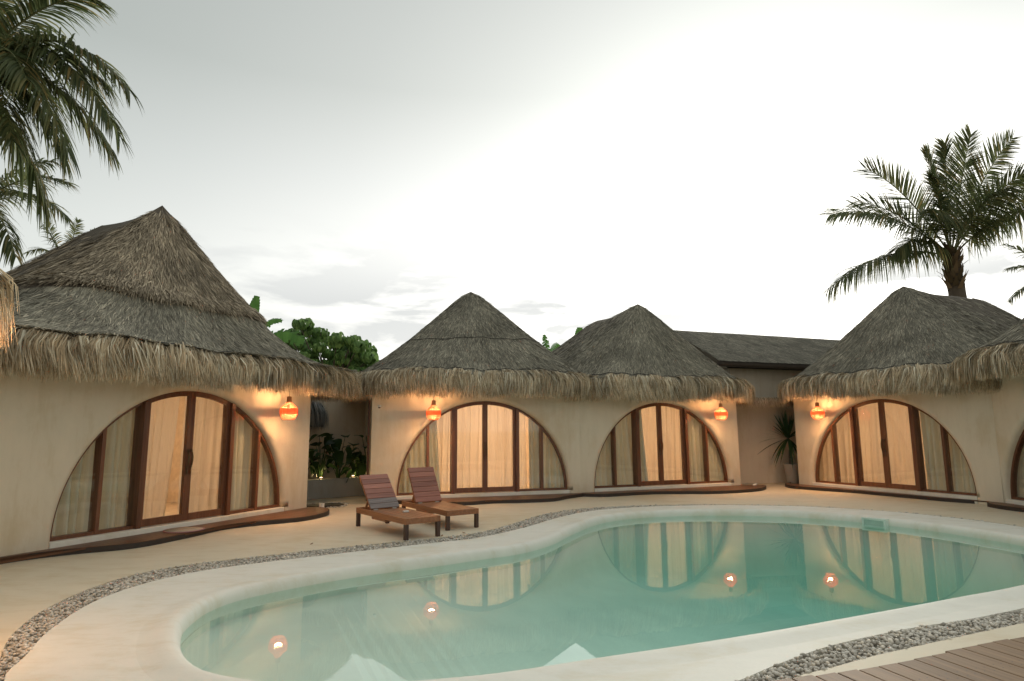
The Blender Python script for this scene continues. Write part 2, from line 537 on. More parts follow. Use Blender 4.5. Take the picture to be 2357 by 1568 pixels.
# ------------------------------------------------------------------ pool, coping, pebble channels, patio
WATER_Z = -0.10
water_pts = [(-2.11, 4.48), (-2.46, 4.86), (-2.72, 5.32), (-2.85, 5.65), (-2.91, 6.17), (-2.77, 6.62), (-2.32, 7.14), (-1.72, 7.64),
             (-1.0, 8.08), (-0.47, 8.46), (0.11, 8.87), (0.57, 9.5), (0.99, 10.45), (1.56, 11.51), (2.23, 12.13), (3.14, 12.45),
             (4.02, 12.52), (5.2, 12.28), (6.13, 11.66), (6.76, 10.78), (7.05, 10.12), (7.31, 9.15), (7.2, 8.3), (6.4, 7.25), (5.06, 6.52),
             (4.07, 6.09), (2.98, 5.60), (2.08, 5.20), (1.31, 4.90), (0.59, 4.65), (-0.11, 4.39), (-0.62, 4.27), (-1.15, 4.21), (-1.65, 4.27)]
mid_pts = [(-3.33, 4.29), (-3.55, 4.75), (-3.82, 5.35), (-4.02, 6.15), (-3.99, 6.77), (-3.81, 7.25), (-3.51, 7.62), (-3.11, 7.92),
           (-2.67, 8.22), (-1.94, 8.69), (-1.12, 9.21), (-0.5, 9.62), (0.17, 10.51), (0.78, 11.59), (1.49, 12.53), (2.42, 13.08),
           (3.3, 13.30), (4.2, 13.38), (5.2, 13.28), (6.02, 13.08), (6.71, 12.62), (7.32, 12.1), (7.78, 11.41), (8.08, 10.7), (8.2, 9.9), (8.15, 8.6), (7.5, 7.5),
           (6.5, 6.75), (5.5, 6.22), (4.54, 5.77), (3.8, 5.45), (3.2, 5.24), (2.39, 4.87), (1.8, 4.49), (1.48, 4.25),
           (0.9, 3.85), (0.0, 3.5), (-1.3, 3.35), (-2.5, 3.5)]
out_pts = [(-3.57, 4.50), (-4.02, 5.2), (-4.3, 5.91), (-4.41, 6.66), (-4.34, 7.27), (-4.09, 7.71), (-3.72, 8.04), (-3.29, 8.33),
           (-2.83, 8.63), (-2.06, 9.11), (-1.19, 9.61), (-0.56, 10.06), (0.0, 11.0), (0.62, 12.2), (1.42, 12.98), (2.39, 13.36),
           (3.3, 13.50), (4.2, 13.52), (5.2, 13.38), (6.06, 13.14), (6.76, 12.66), (7.37, 12.14), (7.83, 11.45), (8.13, 10.74), (8.26, 9.9), (8.3, 8.5), (7.85, 7.35),
           (6.8, 6.48), (5.7, 5.95), (4.7, 5.56), (3.77, 5.17), (3.26, 4.95), (2.58, 4.65), (2.15, 4.43), (1.74, 4.21),
           (1.1, 3.6), (0.0, 3.2), (-1.4, 3.0), (-2.8, 3.2)]
Pw = resample(catmull(water_pts), 220)
Pm = resample(catmull(mid_pts), 240)
Po = resample(catmull(out_pts), 240)


def normals2d(P):
    T = np.roll(P, -1, axis=0) - np.roll(P, 1, axis=0)
    T /= np.linalg.norm(T, axis=1)[:, None]
    return np.stack([-T[:, 1], T[:, 0]], axis=1)      # left of travel


nw = normals2d(Pw)
cen = Pw.mean(axis=0)
if np.mean(np.sum(nw * (Pw - cen), axis=1)) < 0:
    nw = -nw

patio_rect = [(-14, -1.0), (15, -1.0), (15, 21.0), (-14, 21.0)]
o = region('patio', patio_rect, Po, 0.0, M['patio']); props(o, kind='structure')
o = region('pebble_channel_floor', Po, Pm, -0.045, M['gravelbed']); props(o, kind='structure')
# far ground
pyobj('ground', [(-600, -600, -1.9), (600, -600, -1.9), (600, 900, -1.9), (-600, 900, -1.9)], [(0, 1, 2, 3)], M['ground'])
props(bpy.data.objects['ground'], kind='structure')
gpts = [(-14, -1.0), (15, -1.0), (15, 21.0), (-14, 21.0)]
V = [(x, y, -0.002) for x, y in gpts] + [(-500, -500, -0.02), (500, -500, -0.02), (500, 800, -0.02), (-500, 800, -0.02)]
o = pyobj('outer_ground', V, [(0, 4, 5, 1), (1, 5, 6, 2), (2, 6, 7, 3), (3, 7, 4, 0)], M['ground']); props(o, kind='structure')
# channel kerb sides
def skirt(name, P, z0, z1, mat):
    n = len(P)
    V = [(p[0], p[1], z1) for p in P] + [(p[0], p[1], z0) for p in P]
    F = [(i, (i + 1) % n, n + (i + 1) % n, n + i) for i in range(n)]
    o = pyobj(name, V, F, mat, smooth=True)
    props(o, kind='structure')
    return o


skirt('channel_side', Po, -0.045, 0.0, M['patio'])
skirt('channel_side', Pm, -0.045, 0.0, M['coping'])
lip_prof = [(0.30, 0.0), (0.24, 0.006), (0.17, 0.018), (0.11, 0.026), (0.065, 0.022), (0.03, 0.004), (0.008, -0.03), (0.0, -0.07), (0.004, -0.12), (0.015, -0.2)]
Plip = Pw + nw * 0.30
o = region('pool_coping', Pm, Plip, 0.0, M['coping']); props(o, kind='structure')
n = len(Pw)
V, F = [], []
for (d, z) in lip_prof:
    for i in range(n):
        p = Pw[i] + nw[i] * d
        V.append((p[0], p[1], z + 0.004 * math.sin(i * 0.21) * (1 if d < .2 else 0)))
for j in range(len(lip_prof) - 1):
    for i in range(n):
        i2 = (i + 1) % n
        F.append((j * n + i, j * n + i2, (j + 1) * n + i2, (j + 1) * n + i))
o = pyobj('pool_rim', V, F, M['coping'], smooth=True); props(o, kind='structure')
# shell and floor
def pool_depth(x):
    return 0.28 + 1.20 * min(1.0, max(0.0, (x + 1.2) / 6.0)) ** 0.8


V, F = [], []
sh = [(0.015, -0.2), (0.0, -0.32), (-0.02, -0.34), (-0.05, -0.8), (-0.10, -1.05), (-0.2, -1.16), (-0.35, -1.2)]
for d, z in sh:
    for i in range(n):
        p = Pw[i] + nw[i] * d
        V.append((p[0], p[1], max(z, -0.27) if z > -0.4 else -0.272 + (z + 0.34) / 0.86 * (pool_depth(p[0]) - 0.272)))
for j in range(len(sh) - 1):
    for i in range(n):
        i2 = (i + 1) % n
        F.append((j * n + i, j * n + i2, (j + 1) * n + i2, (j + 1) * n + i))
o = pyobj('pool_shell', V, F, M['pool'], smooth=True); props(o, kind='structure')
o = region('pool_floor', Pw + nw * -0.35, None, -1.2, M['pool']); props(o, kind='structure')
for v_ in o.data.vertices: v_.co.z = -pool_depth(v_.co.x)
# water body, closed
Pws = Pw + nw * 0.002
bot = Pw + nw * 0.02
tmp = region('pool_water', Pws, None, WATER_Z, M['water'])
me = tmp.data
vt = [tuple(v.co) for v in me.vertices]
ft = [tuple(p.vertices) for p in me.polygons]
nb = len(vt)
vb = [(x, y, -1.6) for x, y, z in vt]
fb = [tuple(i + nb for i in reversed(f)) for f in ft]
side_f = [(i, i + nb, (i + 1) % n + nb, (i + 1) % n) for i in range(n)]
bpy.data.objects.remove(tmp)
o = pyobj('pool_water', vt + vb, ft + fb + side_f, M['water'])
bmw = bmesh.new(); bmw.from_mesh(o.data); bmesh.ops.recalc_face_normals(bmw, faces=bmw.faces[:]); bmw.to_mesh(o.data); bmw.free()
props(o, kind='structure')


# pebbles
def ico(sub):
    bm = bmesh.new()
    bmesh.ops.create_icosphere(bm, subdivisions=sub, radius=1.0)
    V = np.array([v.co[:] for v in bm.verts]); F = np.array([[v.index for v in f.verts] for f in bm.faces])
    bm.free()
    return V, F


def pebble_stuff(name, pts, size, sub, label, zbase):
    V0, F0 = ico(sub)
    k = len(pts)
    nv = len(V0)
    S = size * RNG.uniform(0.55, 1.15, (k, 1, 1)) * np.stack([RNG.uniform(0.8, 1.25, k), RNG.uniform(0.65, 1.0, k), RNG.uniform(0.45, 0.75, k)], axis=1)[:, None, :]
    Vv = V0[None] * (1 + RNG.normal(0, 0.06, (k, nv, 1))) * S
    a = RNG.uniform(0, 2 * PI, k)
    tl = RNG.normal(0, 0.35, k)
    ca, sa = np.cos(a)[:, None], np.sin(a)[:, None]
    ct, st = np.cos(tl)[:, None], np.sin(tl)[:, None]
    x, y, z = Vv[..., 0], Vv[..., 1], Vv[..., 2]
    x, z = x * ct - z * st, x * st + z * ct
    X = x * ca - y * sa + pts[:, 0:1]
    Y = x * sa + y * ca + pts[:, 1:2]
    Z = z + zbase + RNG.uniform(0, 0.03, (k, 1))
    V = np.stack([X, Y, Z], axis=2).reshape(-1, 3)
    F = (F0[None] + (np.arange(k) * nv)[:, None, None]).reshape(-1, 3)
    o = quads_obj(name, V, F, M['pebble'], smooth=True)
    props(o, label, 'pebbles', kind='stuff')
    return o


def sample_ring(A, B, spacing, cond):
    """points scattered between two closed outlines"""
    mn, mx = A.min(axis=0), A.max(axis=0)
    g = np.mgrid[mn[0]:mx[0]:spacing, mn[1]:mx[1]:spacing].reshape(2, -1).T
    g = g + RNG.uniform(-0.4, 0.4, g.shape) * spacing
    g = g[cond(g)]
    keep = np.array([inside(p, A) and not inside(p, B) for p in g]) if len(g) else np.zeros(0, bool)
    return g[keep]


pp = sample_ring(Po, Pm, 0.027, lambda g: (g[:, 0] < -1.9) & (g[:, 1] > 3.9) & (g[:, 1] < 9.4))
pebble_stuff('pebble_strip', pp, 0.0195, 1, 'grey pebble strip curving round the left end of the pool', -0.028)
pp = sample_ring(Po, Pm, 0.038, lambda g: (g[:, 0] >= -1.9) & (g[:, 1] > 8.6) & (g[:, 0] < 8.4))
pebble_stuff('pebble_strip', pp, 0.023, 1, 'thin pebble strip along the far side of the pool towards the cabins', -0.028)
pp = sample_ring(Po, Pm, 0.028, lambda g: (g[:, 1] < 7.2) & (g[:, 0] > 0.9) & (g[:, 0] < 7))
pebble_stuff('pebble_strip', pp, 0.0205, 1, 'wide strip of rounded grey pebbles beside the foreground timber deck', -0.026)

# skimmer opening in the far rim
sk = empty('pool_skimmer', (6.60, 11.36, -0.02), math.atan2(-1.0, 0.55) , 'pale green skimmer frame set in the far right pool rim', 'skimmer')
dsk = math.atan2(10.78 - 11.66, 6.76 - 6.13)
sk.location = (6.39, 11.23, -0.045)
sk.rotation_euler = (0, 0, dsk)
M['skim'] = plain('skimmer_plastic', (0.66, 0.76, 0.68), 0.4)
M['skimin'] = plain('skimmer_throat', (0.42, 0.58, 0.50), 0.5)
b = MB(); b.box(-0.20, 0.20, -0.05, 0.10, 0.025, 0.055); b.box(-0.20, 0.20, -0.05, 0.1, -0.10, -0.07)
b.box(-0.20, -0.165, -0.05, 0.1, -0.07, 0.025); b.box(0.165, 0.20, -0.05, 0.1, -0.07, 0.025)
b.build('skimmer_frame', M['skim'], sk)
b = MB(); b.box(-0.165, 0.165, -0.03, 0.04, -0.07, 0.025); b.build('skimmer_flap', M['skimin'], sk)

# foreground timber deck: boards at right angles to its edge
dk = empty('timber_deck', (1.875, 4.165, 0), math.atan2(-0.942, 0.335), 'weathered brown timber deck in the bottom right corner', 'deck')
pitch = 0.170
for i in range(-3, 22):
    # board axis = local x (away from the pool), spread = local y
    y0 = i * pitch + 0.03
    x0 = 0.0 + RNG.uniform(-0.006, 0.006) + (-0.05 if i > 14 else 0) + 0.03 * math.sin(i * 0.5)
    pl = box('plank', (x0, 3.2, y0 + 0.004, y0 + pitch - 0.004, 0.005, 0.045), M['deck'], dk, 0.004)
scr = MB()
for i in range(0, 20):
    for xs in (0.28, 0.34, 0.95, 1.55, 2.1):
        for q in (0.3, 0.7):
            cx, cy = xs + RNG.uniform(-.01, .01), i * pitch + 0.03 + pitch * q
            scr.add([(cx + 0.005 * math.cos(a), cy + 0.005 * math.sin(a), 0.0458) for a in np.linspace(0, 2 * PI, 7)[:-1]], [(0, 1, 2, 3, 4, 5)])
o = scr.build('screws', M['screw'], dk); o['kind'] = 'stuff'
o = box('gap_shade_sheet', (0.05, 3.1, -0.45, 21.9 * pitch, 0.001, 0.004), M['dark'], dk, 0)  # thin dark sheet under all the boards, painted shade for the gaps


# ------------------------------------------------------------------ thatched cabins
def roof_fn(W, vf, vb, nexp, v0, v1, zr, ze, prof, tier=None, droop=None, ridge_drop=0.0):
    """returns P(phi, t) -> local points; t = 0 ridge, 1 = line where the eave fringe starts"""
    vc, D = (vf + vb) / 2, (vb - vf) / 2

    def E(phi):
        c, s = np.cos(phi), np.sin(phi)
        rad = (np.abs(c / W) ** nexp + np.abs(s / D) ** nexp) ** (-1.0 / nexp)
        return rad * c, vc + rad * s

    def P(phi, t):
        phi, t = np.broadcast_arrays(np.asarray(phi, float), np.asarray(t, float))
        eu, ev = E(phi)
        s = np.clip((ev - v0) / max(v1 - v0, 1e-6), 0, 1)
        rv = v0 + (v1 - v0) * s
        u = eu * t
        v = rv + (ev - rv) * t
        f = 1 - (1 - np.clip(t, 0, 1)) ** prof
        if tier is not None:
            f = f + 0.028 * (1 / (1 + np.exp(-(t - tier) * 140))) * np.clip((1 - t) / (1 - tier), 0, 1)
        zt = zr - ridge_drop * s - 0.05 * np.sin(s * PI)
        zee = ze + (droop(eu, ev) if droop is not None else 0.0)
        # rounded crest
        crest = 0.10 * np.exp(-(t / 0.05) ** 1.2)
        z = zt + (zee - zt) * f - crest
        z = z + 0.018 * np.sin(phi * 9 + t * 7) + 0.014 * np.sin(phi * 23 + 1.7 * np.sin(t * 11)) * t
        return np.stack([u, v, z], axis=-1)
    return P, E


def arc_phis(E, n, dens=None):
    """n eave angles spread evenly along the eave (dens thins out the back)"""
    ph = np.linspace(-PI, PI, 1441)
    u, v = E(ph)
    d = np.hypot(np.diff(u), np.diff(v))
    if dens is not None:
        d = d * dens(0.5 * (u[1:] + u[:-1]), 0.5 * (v[1:] + v[:-1]))
    c = np.r_[0, np.cumsum(d)]
    return np.interp(RNG.uniform(0, c[-1], n), c, ph)


def unit(a):
    return a / (np.linalg.norm(a, axis=-1, keepdims=True) + 1e-9)


def blades_on_roof(name, P, phi, t, L, lift, width, mat, parent, jitter=0.22):
    n = len(phi)
    base = P(phi, t)
    down = unit(P(phi, np.minimum(t + 0.02, 1.02)) - P(phi, np.minimum(t + 0.02, 1.02) - 0.02))
    lat = unit(P(phi + 0.01, t) - P(phi - 0.01, t))
    nor = unit(np.cross(lat, down))
    nor *= np.sign(nor[:, 2:3] + 1e-6)
    a = RNG.normal(0, jitter, n)[:, None]
    d = unit(down * np.cos(a) + lat * np.sin(a))
    s = unit(np.cross(d, nor))
    Lr = (L * RNG.uniform(0.6, 1.3, n))[:, None]
    lf = (lift * RNG.uniform(0.3, 1.5, n))[:, None]
    bend = s * (RNG.normal(0, 0.06, n)[:, None] * Lr)
    p0 = base + nor * 0.004
    p1 = base + d * Lr * 0.55 + nor * lf * 1.0 + bend * 0.4
    p2 = base + d * Lr + nor * lf * 1.25 + bend
    PP = np.stack([p0, p1, p2], axis=1)
    w = width * RNG.uniform(0.6, 1.3, n)[:, None]
    WW = w * np.array([[0.8, 1.0, 0.25]])
    # roll each blade a little about its axis
    ro = RNG.normal(0, 0.35, n)[:, None]
    s = unit(s * np.cos(ro) + nor * np.sin(ro))
    return ribbons(name, PP, WW, s, mat, parent)


def fringe(name, P, E, nclump, per, mat, parent, drop=0.53, outw=0.26, dens=None, arcf=None):
    """overlapping tufts bulging over the eave; the tufts gather into the loops of the net rope"""
    ph = arc_phis(E, nclump, dens)
    cl = len(ph)
    lay = RNG.uniform(0, 1, cl) ** 0.8                # 0 = outer and upper, 1 = inner layers
    sc = np.abs(np.sin(arcf(ph) * PI / 0.42))         # 1 in the belly of each loop, 0 at its ties
    base = P(ph, 0.985 - 0.022 * sc * (1 - lay) + 0.012 * lay)
    down = unit(P(ph, np.full(cl, 1.0)) - P(ph, np.full(cl, 0.95)))
    outd = down.copy(); outd[:, 2] = 0; outd = unit(outd)
    lat = unit(np.cross(outd, np.array([0, 0, 1.0])))
    tuft = RNG.uniform(0.72, 1.18, cl)
    side = np.sign(np.cos(arcf(ph) * PI / 0.42) * np.sin(arcf(ph) * PI / 0.42))
    lean = RNG.normal(0, 0.19, cl) + 0.10 * side * (1 - sc)
    bulge = RNG.uniform(0.55, 1.3, cl) * (0.8 + 0.3 * sc)
    idx = np.repeat(np.arange(cl), per)
    n = len(idx)
    b = base[idx].copy()
    b += lat[idx] * RNG.normal(0, 0.028, n)[:, None]
    b[:, 2] += 0.030 - 0.20 * lay[idx] + RNG.normal(0, 0.014, n)
    b += outd[idx] * (0.02 * lay[idx])[:, None]
    q = RNG.normal(0, 0.10, n)
    le = (lean[idx] + q)[:, None]
    Ln = (drop * tuft[idx] * RNG.uniform(0.66, 1.08, n) * (1 - 0.26 * lay[idx]))[:, None]
    Lo = (outw * bulge[idx] * RNG.uniform(0.7, 1.2, n) * (1 - 0.45 * lay[idx]))[:, None]
    o_, l_ = outd[idx], lat[idx]
    z = np.array([0, 0, 1.0])
    p0 = b
    p1 = b + o_ * Lo * 0.55 + z * (-Ln * 0.08) + l_ * le * Ln * 0.2
    p2 = b + o_ * Lo * 0.92 + z * (-Ln * 0.42) + l_ * le * Ln * 0.55
    p3 = b + o_ * Lo * 0.98 + z * (-Ln * 1.0) + l_ * (le * Ln * 1.0 + RNG.normal(0, 0.02, n)[:, None])
    PP = np.stack([p0, p1, p2, p3], axis=1)
    w = (0.0062 * RNG.uniform(0.45, 1.5, n))[:, None]
    WW = w * np.array([[0.9, 1.25, 0.95, 0.22]])
    tw = RNG.normal(0, 0.6, n)[:, None]
    s = unit(l_ * np.cos(tw) + o_ * np.sin(tw))
    return ribbons(name, PP, WW, s, mat, parent)


def build_roof(parent, spec, nb, nfr, tier=None):
    P, E = roof_fn(**spec)
    name_root = 'roof'
    # base shell: outer surface, rolled eave, soffit
    nph, nt = 160, 26
    ph = np.linspace(-PI, PI, nph + 1)[:-1]
    rows = []
    for t in np.linspace(0.0, 1.0, nt):
        rows.append(P(ph, np.full(nph, t)))
    e = P(ph, np.ones(nph)); e9 = P(ph, np.full(nph, 0.95))
    od = unit((e - e9) * np.array([1, 1, 0]))
    z = np.array([0, 0, 1.0])
    rows.append(e + od * 0.03 - z * 0.05)
    rows.append(e + od * 0.05 - z * 0.18)
    rows.append(e + od * 0.06 - z * 0.34)
    rows.append(e - od * 0.08 - z * 0.40)
    ctr = np.array([0, (spec['vf'] + spec['vb']) / 2, 0])
    so = e - od * 0.55; so[:, 2] = e[:, 2] - 0.30
    rows.append(so)
    V = np.concatenate(rows)
    nr = len(rows)
    i = np.arange(nph); j = (i + 1) % nph
    Q = np.concatenate([np.stack([r * nph + i, r * nph + j, (r + 1) * nph + j, (r + 1) * nph + i], axis=1) for r in range(nr - 1)])
    roof = quads_obj('roof', V, Q, M['thatch_under'], parent, smooth=True)
    front = lambda u, v: np.where(v < 1.2, 1.0, np.where(v < 2.6, 0.6, 0.22))
    ph = arc_phis(E, nb, front)
    t = RNG.uniform(0, 1, nb) ** 0.62
    t = np.clip(0.035 + t * 0.965, 0.0, 0.985)
    if tier is None:
        o = blades_on_roof('netted_thatch', P, ph, t, 0.20, 0.012, 0.0065, M['thatch_net'], roof)
        o['kind'] = 'stuff'
    else:
        up = t < tier - 0.045
        o = blades_on_roof('loose_thatch', P, ph[up], t[up], 0.26, 0.024, 0.0075, M['thatch_loose'], roof, 0.2)
        o['kind'] = 'stuff'
        # extra ragged row at the edge of the upper tier
        n2 = nb // 5
        ph2 = arc_phis(E, n2, front)
        o = blades_on_roof('tier_edge_thatch', P, ph2, tier - 0.055 + RNG.normal(0, 0.012, n2), 0.20, 0.045, 0.009, M['thatch_loose'], roof, 0.22)
        o['kind'] = 'stuff'
        lo = ~up
        o = blades_on_roof('netted_thatch', P, ph[lo], np.maximum(t[lo], tier), 0.20, 0.010, 0.0065, M['thatch_net'], roof)
        o['kind'] = 'stuff'
    pg = np.linspace(-PI, PI, 1441)
    gu, gv = E(pg)
    garc = np.r_[0, np.cumsum(np.hypot(np.diff(gu), np.diff(gv)))]
    arcf = lambda a_: np.interp(a_, pg, garc)
    fr = fringe('eave_fringe', P, E, nfr, 25, M['thatch_fringe'], roof, dens=front, arcf=arcf)
    fr['kind'] = 'stuff'
    # scalloped rope that ties the net down along the eave, and one seam higher up
    mb = MB()
    phs = np.interp(np.linspace(0, garc[-1], 900), garc, pg)
    sc = np.abs(np.sin(arcf(phs) * PI / 0.42))
    pts = P(phs, 0.985 - 0.022 * sc - 0.006) + np.array([0, 0, 0.035])
    mb.tube(pts, 0.009, 4, False)
    for tt, amp in ((0.60, 0.02),):
        if tier is None and spec['zr'] > 5.4:
            pts = P(phs, tt + amp * np.sin(phs * 2 + 1.0)) + np.array([0, 0, 0.030])
            mb.tube(pts, 0.008, 4, False)
    r = mb.build('net_rope', M['rope'], roof)
    return P, E, roof


def arch_z(u, a, b, z0):
    return z0 + b * math.sqrt(max(0.0, 1 - (u / a) ** 2))


def build_cabin(name_label, origin, ang, uL, uR, a=2.06, b=2.14, z0=0.15, bars=(-1.45, -0.76, 0.0, 0.76, 1.45),
                depth=5.0, H=2.70, door_open=0.0, light=35.0, cabin_group='thatched cabins round the pool', sideL=True, sideR=True):
    c = empty('thatched_cabin', (*origin, 0), R(ang), name_label, 'cabin', cabin_group)
    # ---- facade wall with flared arch opening
    ring = [(0.11, 0.0), (0.075, 0.006), (0.04, 0.022), (0.015, 0.05), (0.0, 0.09), (0.0, 0.30)]
    K = 56
    V, F = [], []
    for (dr, dy) in ring:
        for k in range(K + 1):
            th = PI * (1 - k / K)
            V.append(((a + dr) * math.cos(th), dy, z0 + (b + dr) * math.sin(th)))
        # straight down to the ground at each end
    nr = K + 1
    for r in range(len(ring) - 1):
        for k in range(K):
            F.append((r * nr + k, r * nr + k + 1, (r + 1) * nr + k + 1, (r + 1) * nr + k))
    # reveal foot below z0 (left and right)
    def foot(sgn):
        i0 = len(V)
        for (dr, dy) in ring:
            V.append((sgn * (a + dr), dy, 0.0))
        src = [r * nr + (K if sgn > 0 else 0) for r in range(len(ring))]
        for r in range(len(ring) - 1):
            F.append((src[r], src[r + 1], i0 + r + 1, i0 + r))
        return i0
    fl = foot(-1); frt = foot(1)
    # face columns above the arch, up to H
    top = []
    for k in range(K + 1):
        top.append(len(V)); V.append((V[k][0], 0.0, H))
    for k in range(K):
        F.append((k, top[k], top[k + 1], k + 1))
    # side pieces
    iL = len(V); V += [(uL, 0, 0), (uL, 0, z0), (uL, 0, H)]
    iR = len(V); V += [(uR, 0, 0), (uR, 0, z0), (uR, 0, H)]
    F += [(iL, iL + 1, 0, fl), (iL + 1, iL + 2, top[0], 0)]
    F += [(frt, K, iR + 1, iR), (K, top[K], iR + 2, iR + 1)]
    # outer side and back walls
    iB = len(V); V += [(uL, depth, 0), (uL, depth, H), (uR, depth, 0), (uR, depth, H)]
    F += [(iL, iB, iB + 1, iL + 2), (iL, iL + 2, iL + 1)] if False else [(iB, iL, iL + 1, iL + 2, iB + 1)]
    F += [(iR, iB + 2, iB + 3, iR + 2, iR + 1)]
    F += [(iB, iB + 1, iB + 3, iB + 2)]
    w = pyobj('wall', V, F, M['wall'], c, smooth=False)
    # smooth only the flare
    sm = [i < (len(ring) - 1) * K for i in range(len(w.data.polygons))]
    w.data.polygons.foreach_set('use_smooth', sm)
    # ---- room
    mb = MB()
    iL_ = min(uL + 0.30, -a - 0.008)
    mb.box(max(uL + 0.005, iL_ - 0.12), iL_, 0.32, depth - 0.31, 0.06, 2.58)
    mb.box(uR - 0.30, uR - 0.18, 0.32, depth - 0.31, 0.06, 2.58)
    mb.box(uL + 0.31, uR - 0.31, depth - 0.3, depth - 0.1, 0.06, 2.58)
    # inner face of the front wall above and beside the arch
    i0 = len(mb.V)
    Vi = []; Fi = []
    for k in range(K + 1):
        Vi.append((V[(len(ring) - 1) * nr + k][0], 0.301, V[(len(ring) - 1) * nr + k][2])); Vi.append((V[k][0], 0.301, 2.58))
    for k in range(K):
        Fi.append((2 * k, 2 * k + 2, 2 * k + 3, 2 * k + 1))
    mb.add(Vi, Fi)
    mb.add([(-a, .301, 0.0), (-a, .301, 2.58), (uL + .3, .301, 2.58), (uL + .3, .301, 0)], [(0, 1, 2, 3)])
    mb.add([(a, .301, 0.0), (a, .301, 2.58), (uR - .3, .301, 2.58), (uR - .3, .301, 0)], [(0, 3, 2, 1)])
    mb.build('inner_wall', M['inner'], c)
    box('ceiling', (uL + 0.02, uR - 0.02, 0.02, depth - 0.02, 2.585, 2.66), M['inner'], c, 0)
    box('inner_floor', (uL + 0.02, uR - 0.02, 0.31, depth - 0.02, 0.0, 0.055), M['inner'], c, 0)
    # sill under the joinery
    box('sill', (-a - 0.02, a + 0.02, 0.02, 0.30, 0.0, z0), M['coping'], c, 0.008)
    # ---- joinery. arched outer frame
    fy0, fy1 = 0.13, 0.235
    tf = 0.045
    V, F = [], []
    prof = [(0.0, fy0), (-tf, fy0), (-tf, fy1), (0.0, fy1)]
    for (dr, y) in prof:
        for k in range(K + 1):
            th = PI * (1 - k / K)
            V.append(((a + dr - .001) * math.cos(th), y, z0 + (b + dr - .001) * math.sin(th)))
    for p in range(3):
        for k in range(K):
            F.append((p * nr + k, p * nr + k + 1, (p + 1) * nr + k + 1, (p + 1) * nr + k))
    mf = MB(); mf.add(V, F)
    mf.box(-a + .001, bars[1], fy0 + .002, fy1 - .002, z0, z0 + 0.05)
    mf.box(bars[3], a - .001, fy0 + .002, fy1 - .002, z0, z0 + 0.05)
    mf.build('arched_frame', M['frame'], c)

    def bar(nm, u, wd, y0, y1, zb=z0, parent=c):
        zt0 = arch_z(abs(u) - wd / 2 if abs(u) > wd / 2 else 0, a, b, z0) - 0.02
        zl = arch_z(u - wd / 2, a, b, z0) - 0.02
        zr_ = arch_z(u + wd / 2, a, b, z0) - 0.02
        V = [(u - wd / 2, y0, zb), (u + wd / 2, y0, zb), (u + wd / 2, y1, zb), (u - wd / 2, y1, zb),
             (u - wd / 2, y0, zl), (u + wd / 2, y0, zr_), (u + wd / 2, y1, zr_), (u - wd / 2, y1, zl)]
        return V, [(0, 3, 2, 1), (4, 5, 6, 7), (0, 1, 5, 4), (1, 2, 6, 5), (2, 3, 7, 6), (3, 0, 4, 7)]
    for u in (bars[0], bars[4]):
        pyobj('mullion', *bar('', u, 0.055, fy0 - 0.01, fy1 + 0.05, z0 + .001), M['frame'], c)
    for u in (bars[1] - 0.03, bars[3] + 0.03):
        pyobj('door_post', *bar('', u, 0.075, fy0 - 0.06, fy1 + 0.07, z0 + .001), M['frame'], c)

    def pane(u0, u1, y, zb, parent, inset=0.0):
        nseg = 8
        V = []
        for yy in (y, y + 0.006):
            us = np.linspace(u0, u1, nseg + 1)
            V += [(u, yy, zb) for u in us]
            V += [(u, yy, arch_z(u, a, b, z0) - 0.02 - inset) for u in us]
        m_ = nseg + 1
        F = []
        for s in (0, 1):
            o_ = s * 2 * m_
            for k in range(nseg):
                q = (o_ + k, o_ + k + 1, o_ + m_ + k + 1, o_ + m_ + k)
                F.append(q if s == 0 else q[::-1])
        # rim
        for k in range(nseg):
            F.append((k, 2 * m_ + k, 2 * m_ + k + 1, k + 1))
            F.append((m_ + k, m_ + k + 1, 3 * m_ + k + 1, 3 * m_ + k))
        return pyobj('pane', V, F, M['glass'], parent)
    # fixed side lights
    edges = [(-a + 0.03, bars[0] - 0.0275), (bars[0] + 0.0275, bars[1] - 0.0675), (bars[3] + 0.0675, bars[4] - 0.0275), (bars[4] + 0.0275, a - 0.03)]
    for (u0, u1) in edges:
        if u1 - u0 < 0.05: continue
        pane(u0, u1, 0.17, z0 + 0.05, c)
    # the two door leaves
    for sgn in (-1, 1):
        hinge = bars[1] + 0.0085 if sgn < 0 else bars[3] - 0.0085
        meet = bars[2] - 0.002 if sgn < 0 else bars[2] + 0.002
        d0, d1 = min(hinge, meet), max(hinge, meet)
        mb = MB()
        st = 0.058
        u1_, f_ = bar('', d0 + st / 2, st, fy0 - 0.005, fy1 - 0.04, z0 + 0.012)
        mb.add(u1_, f_)
        u1_, f_ = bar('', d1 - st / 2, st, fy0 - 0.005, fy1 - 0.04, z0 + 0.012)
        mb.add(u1_, f_)
        mb.box(d0 + st, d1 - st, fy0 - 0.002, fy1 - 0.045, z0 + 0.012, z0 + 0.12)
        # arched head rail
        us = np.linspace(d0 + st, d1 - st, 9)
        Vh = []
        for y in (fy0 - 0.002, fy1 - 0.045):
            for u in us:
                zt = arch_z(u, a, b, z0)
                Vh += [(u, y, zt - 0.02), (u, y, zt - 0.085)]
        Fh = []
        m_ = 18
        for k in range(8):
            i_ = 2 * k
            Fh.append((i_, i_ + 1, i_ + 3, i_ + 2))
            Fh.append((i_ + 1, m_ + i_ + 1, m_ + i_ + 3, i_ + 3))
        mb.add(Vh, Fh)
        dr = mb.build('door', M['frame'], c)
        pane(d0 + st - 0.01, d1 - st + 0.01, 0.155, z0 + 0.11, dr, 0.055)
        # ornate bronze handle: plate with rosettes, curved grip and a drop
        hx = bars[2] + sgn * 0.034
        hy = fy0 - 0.008
        h = MB()
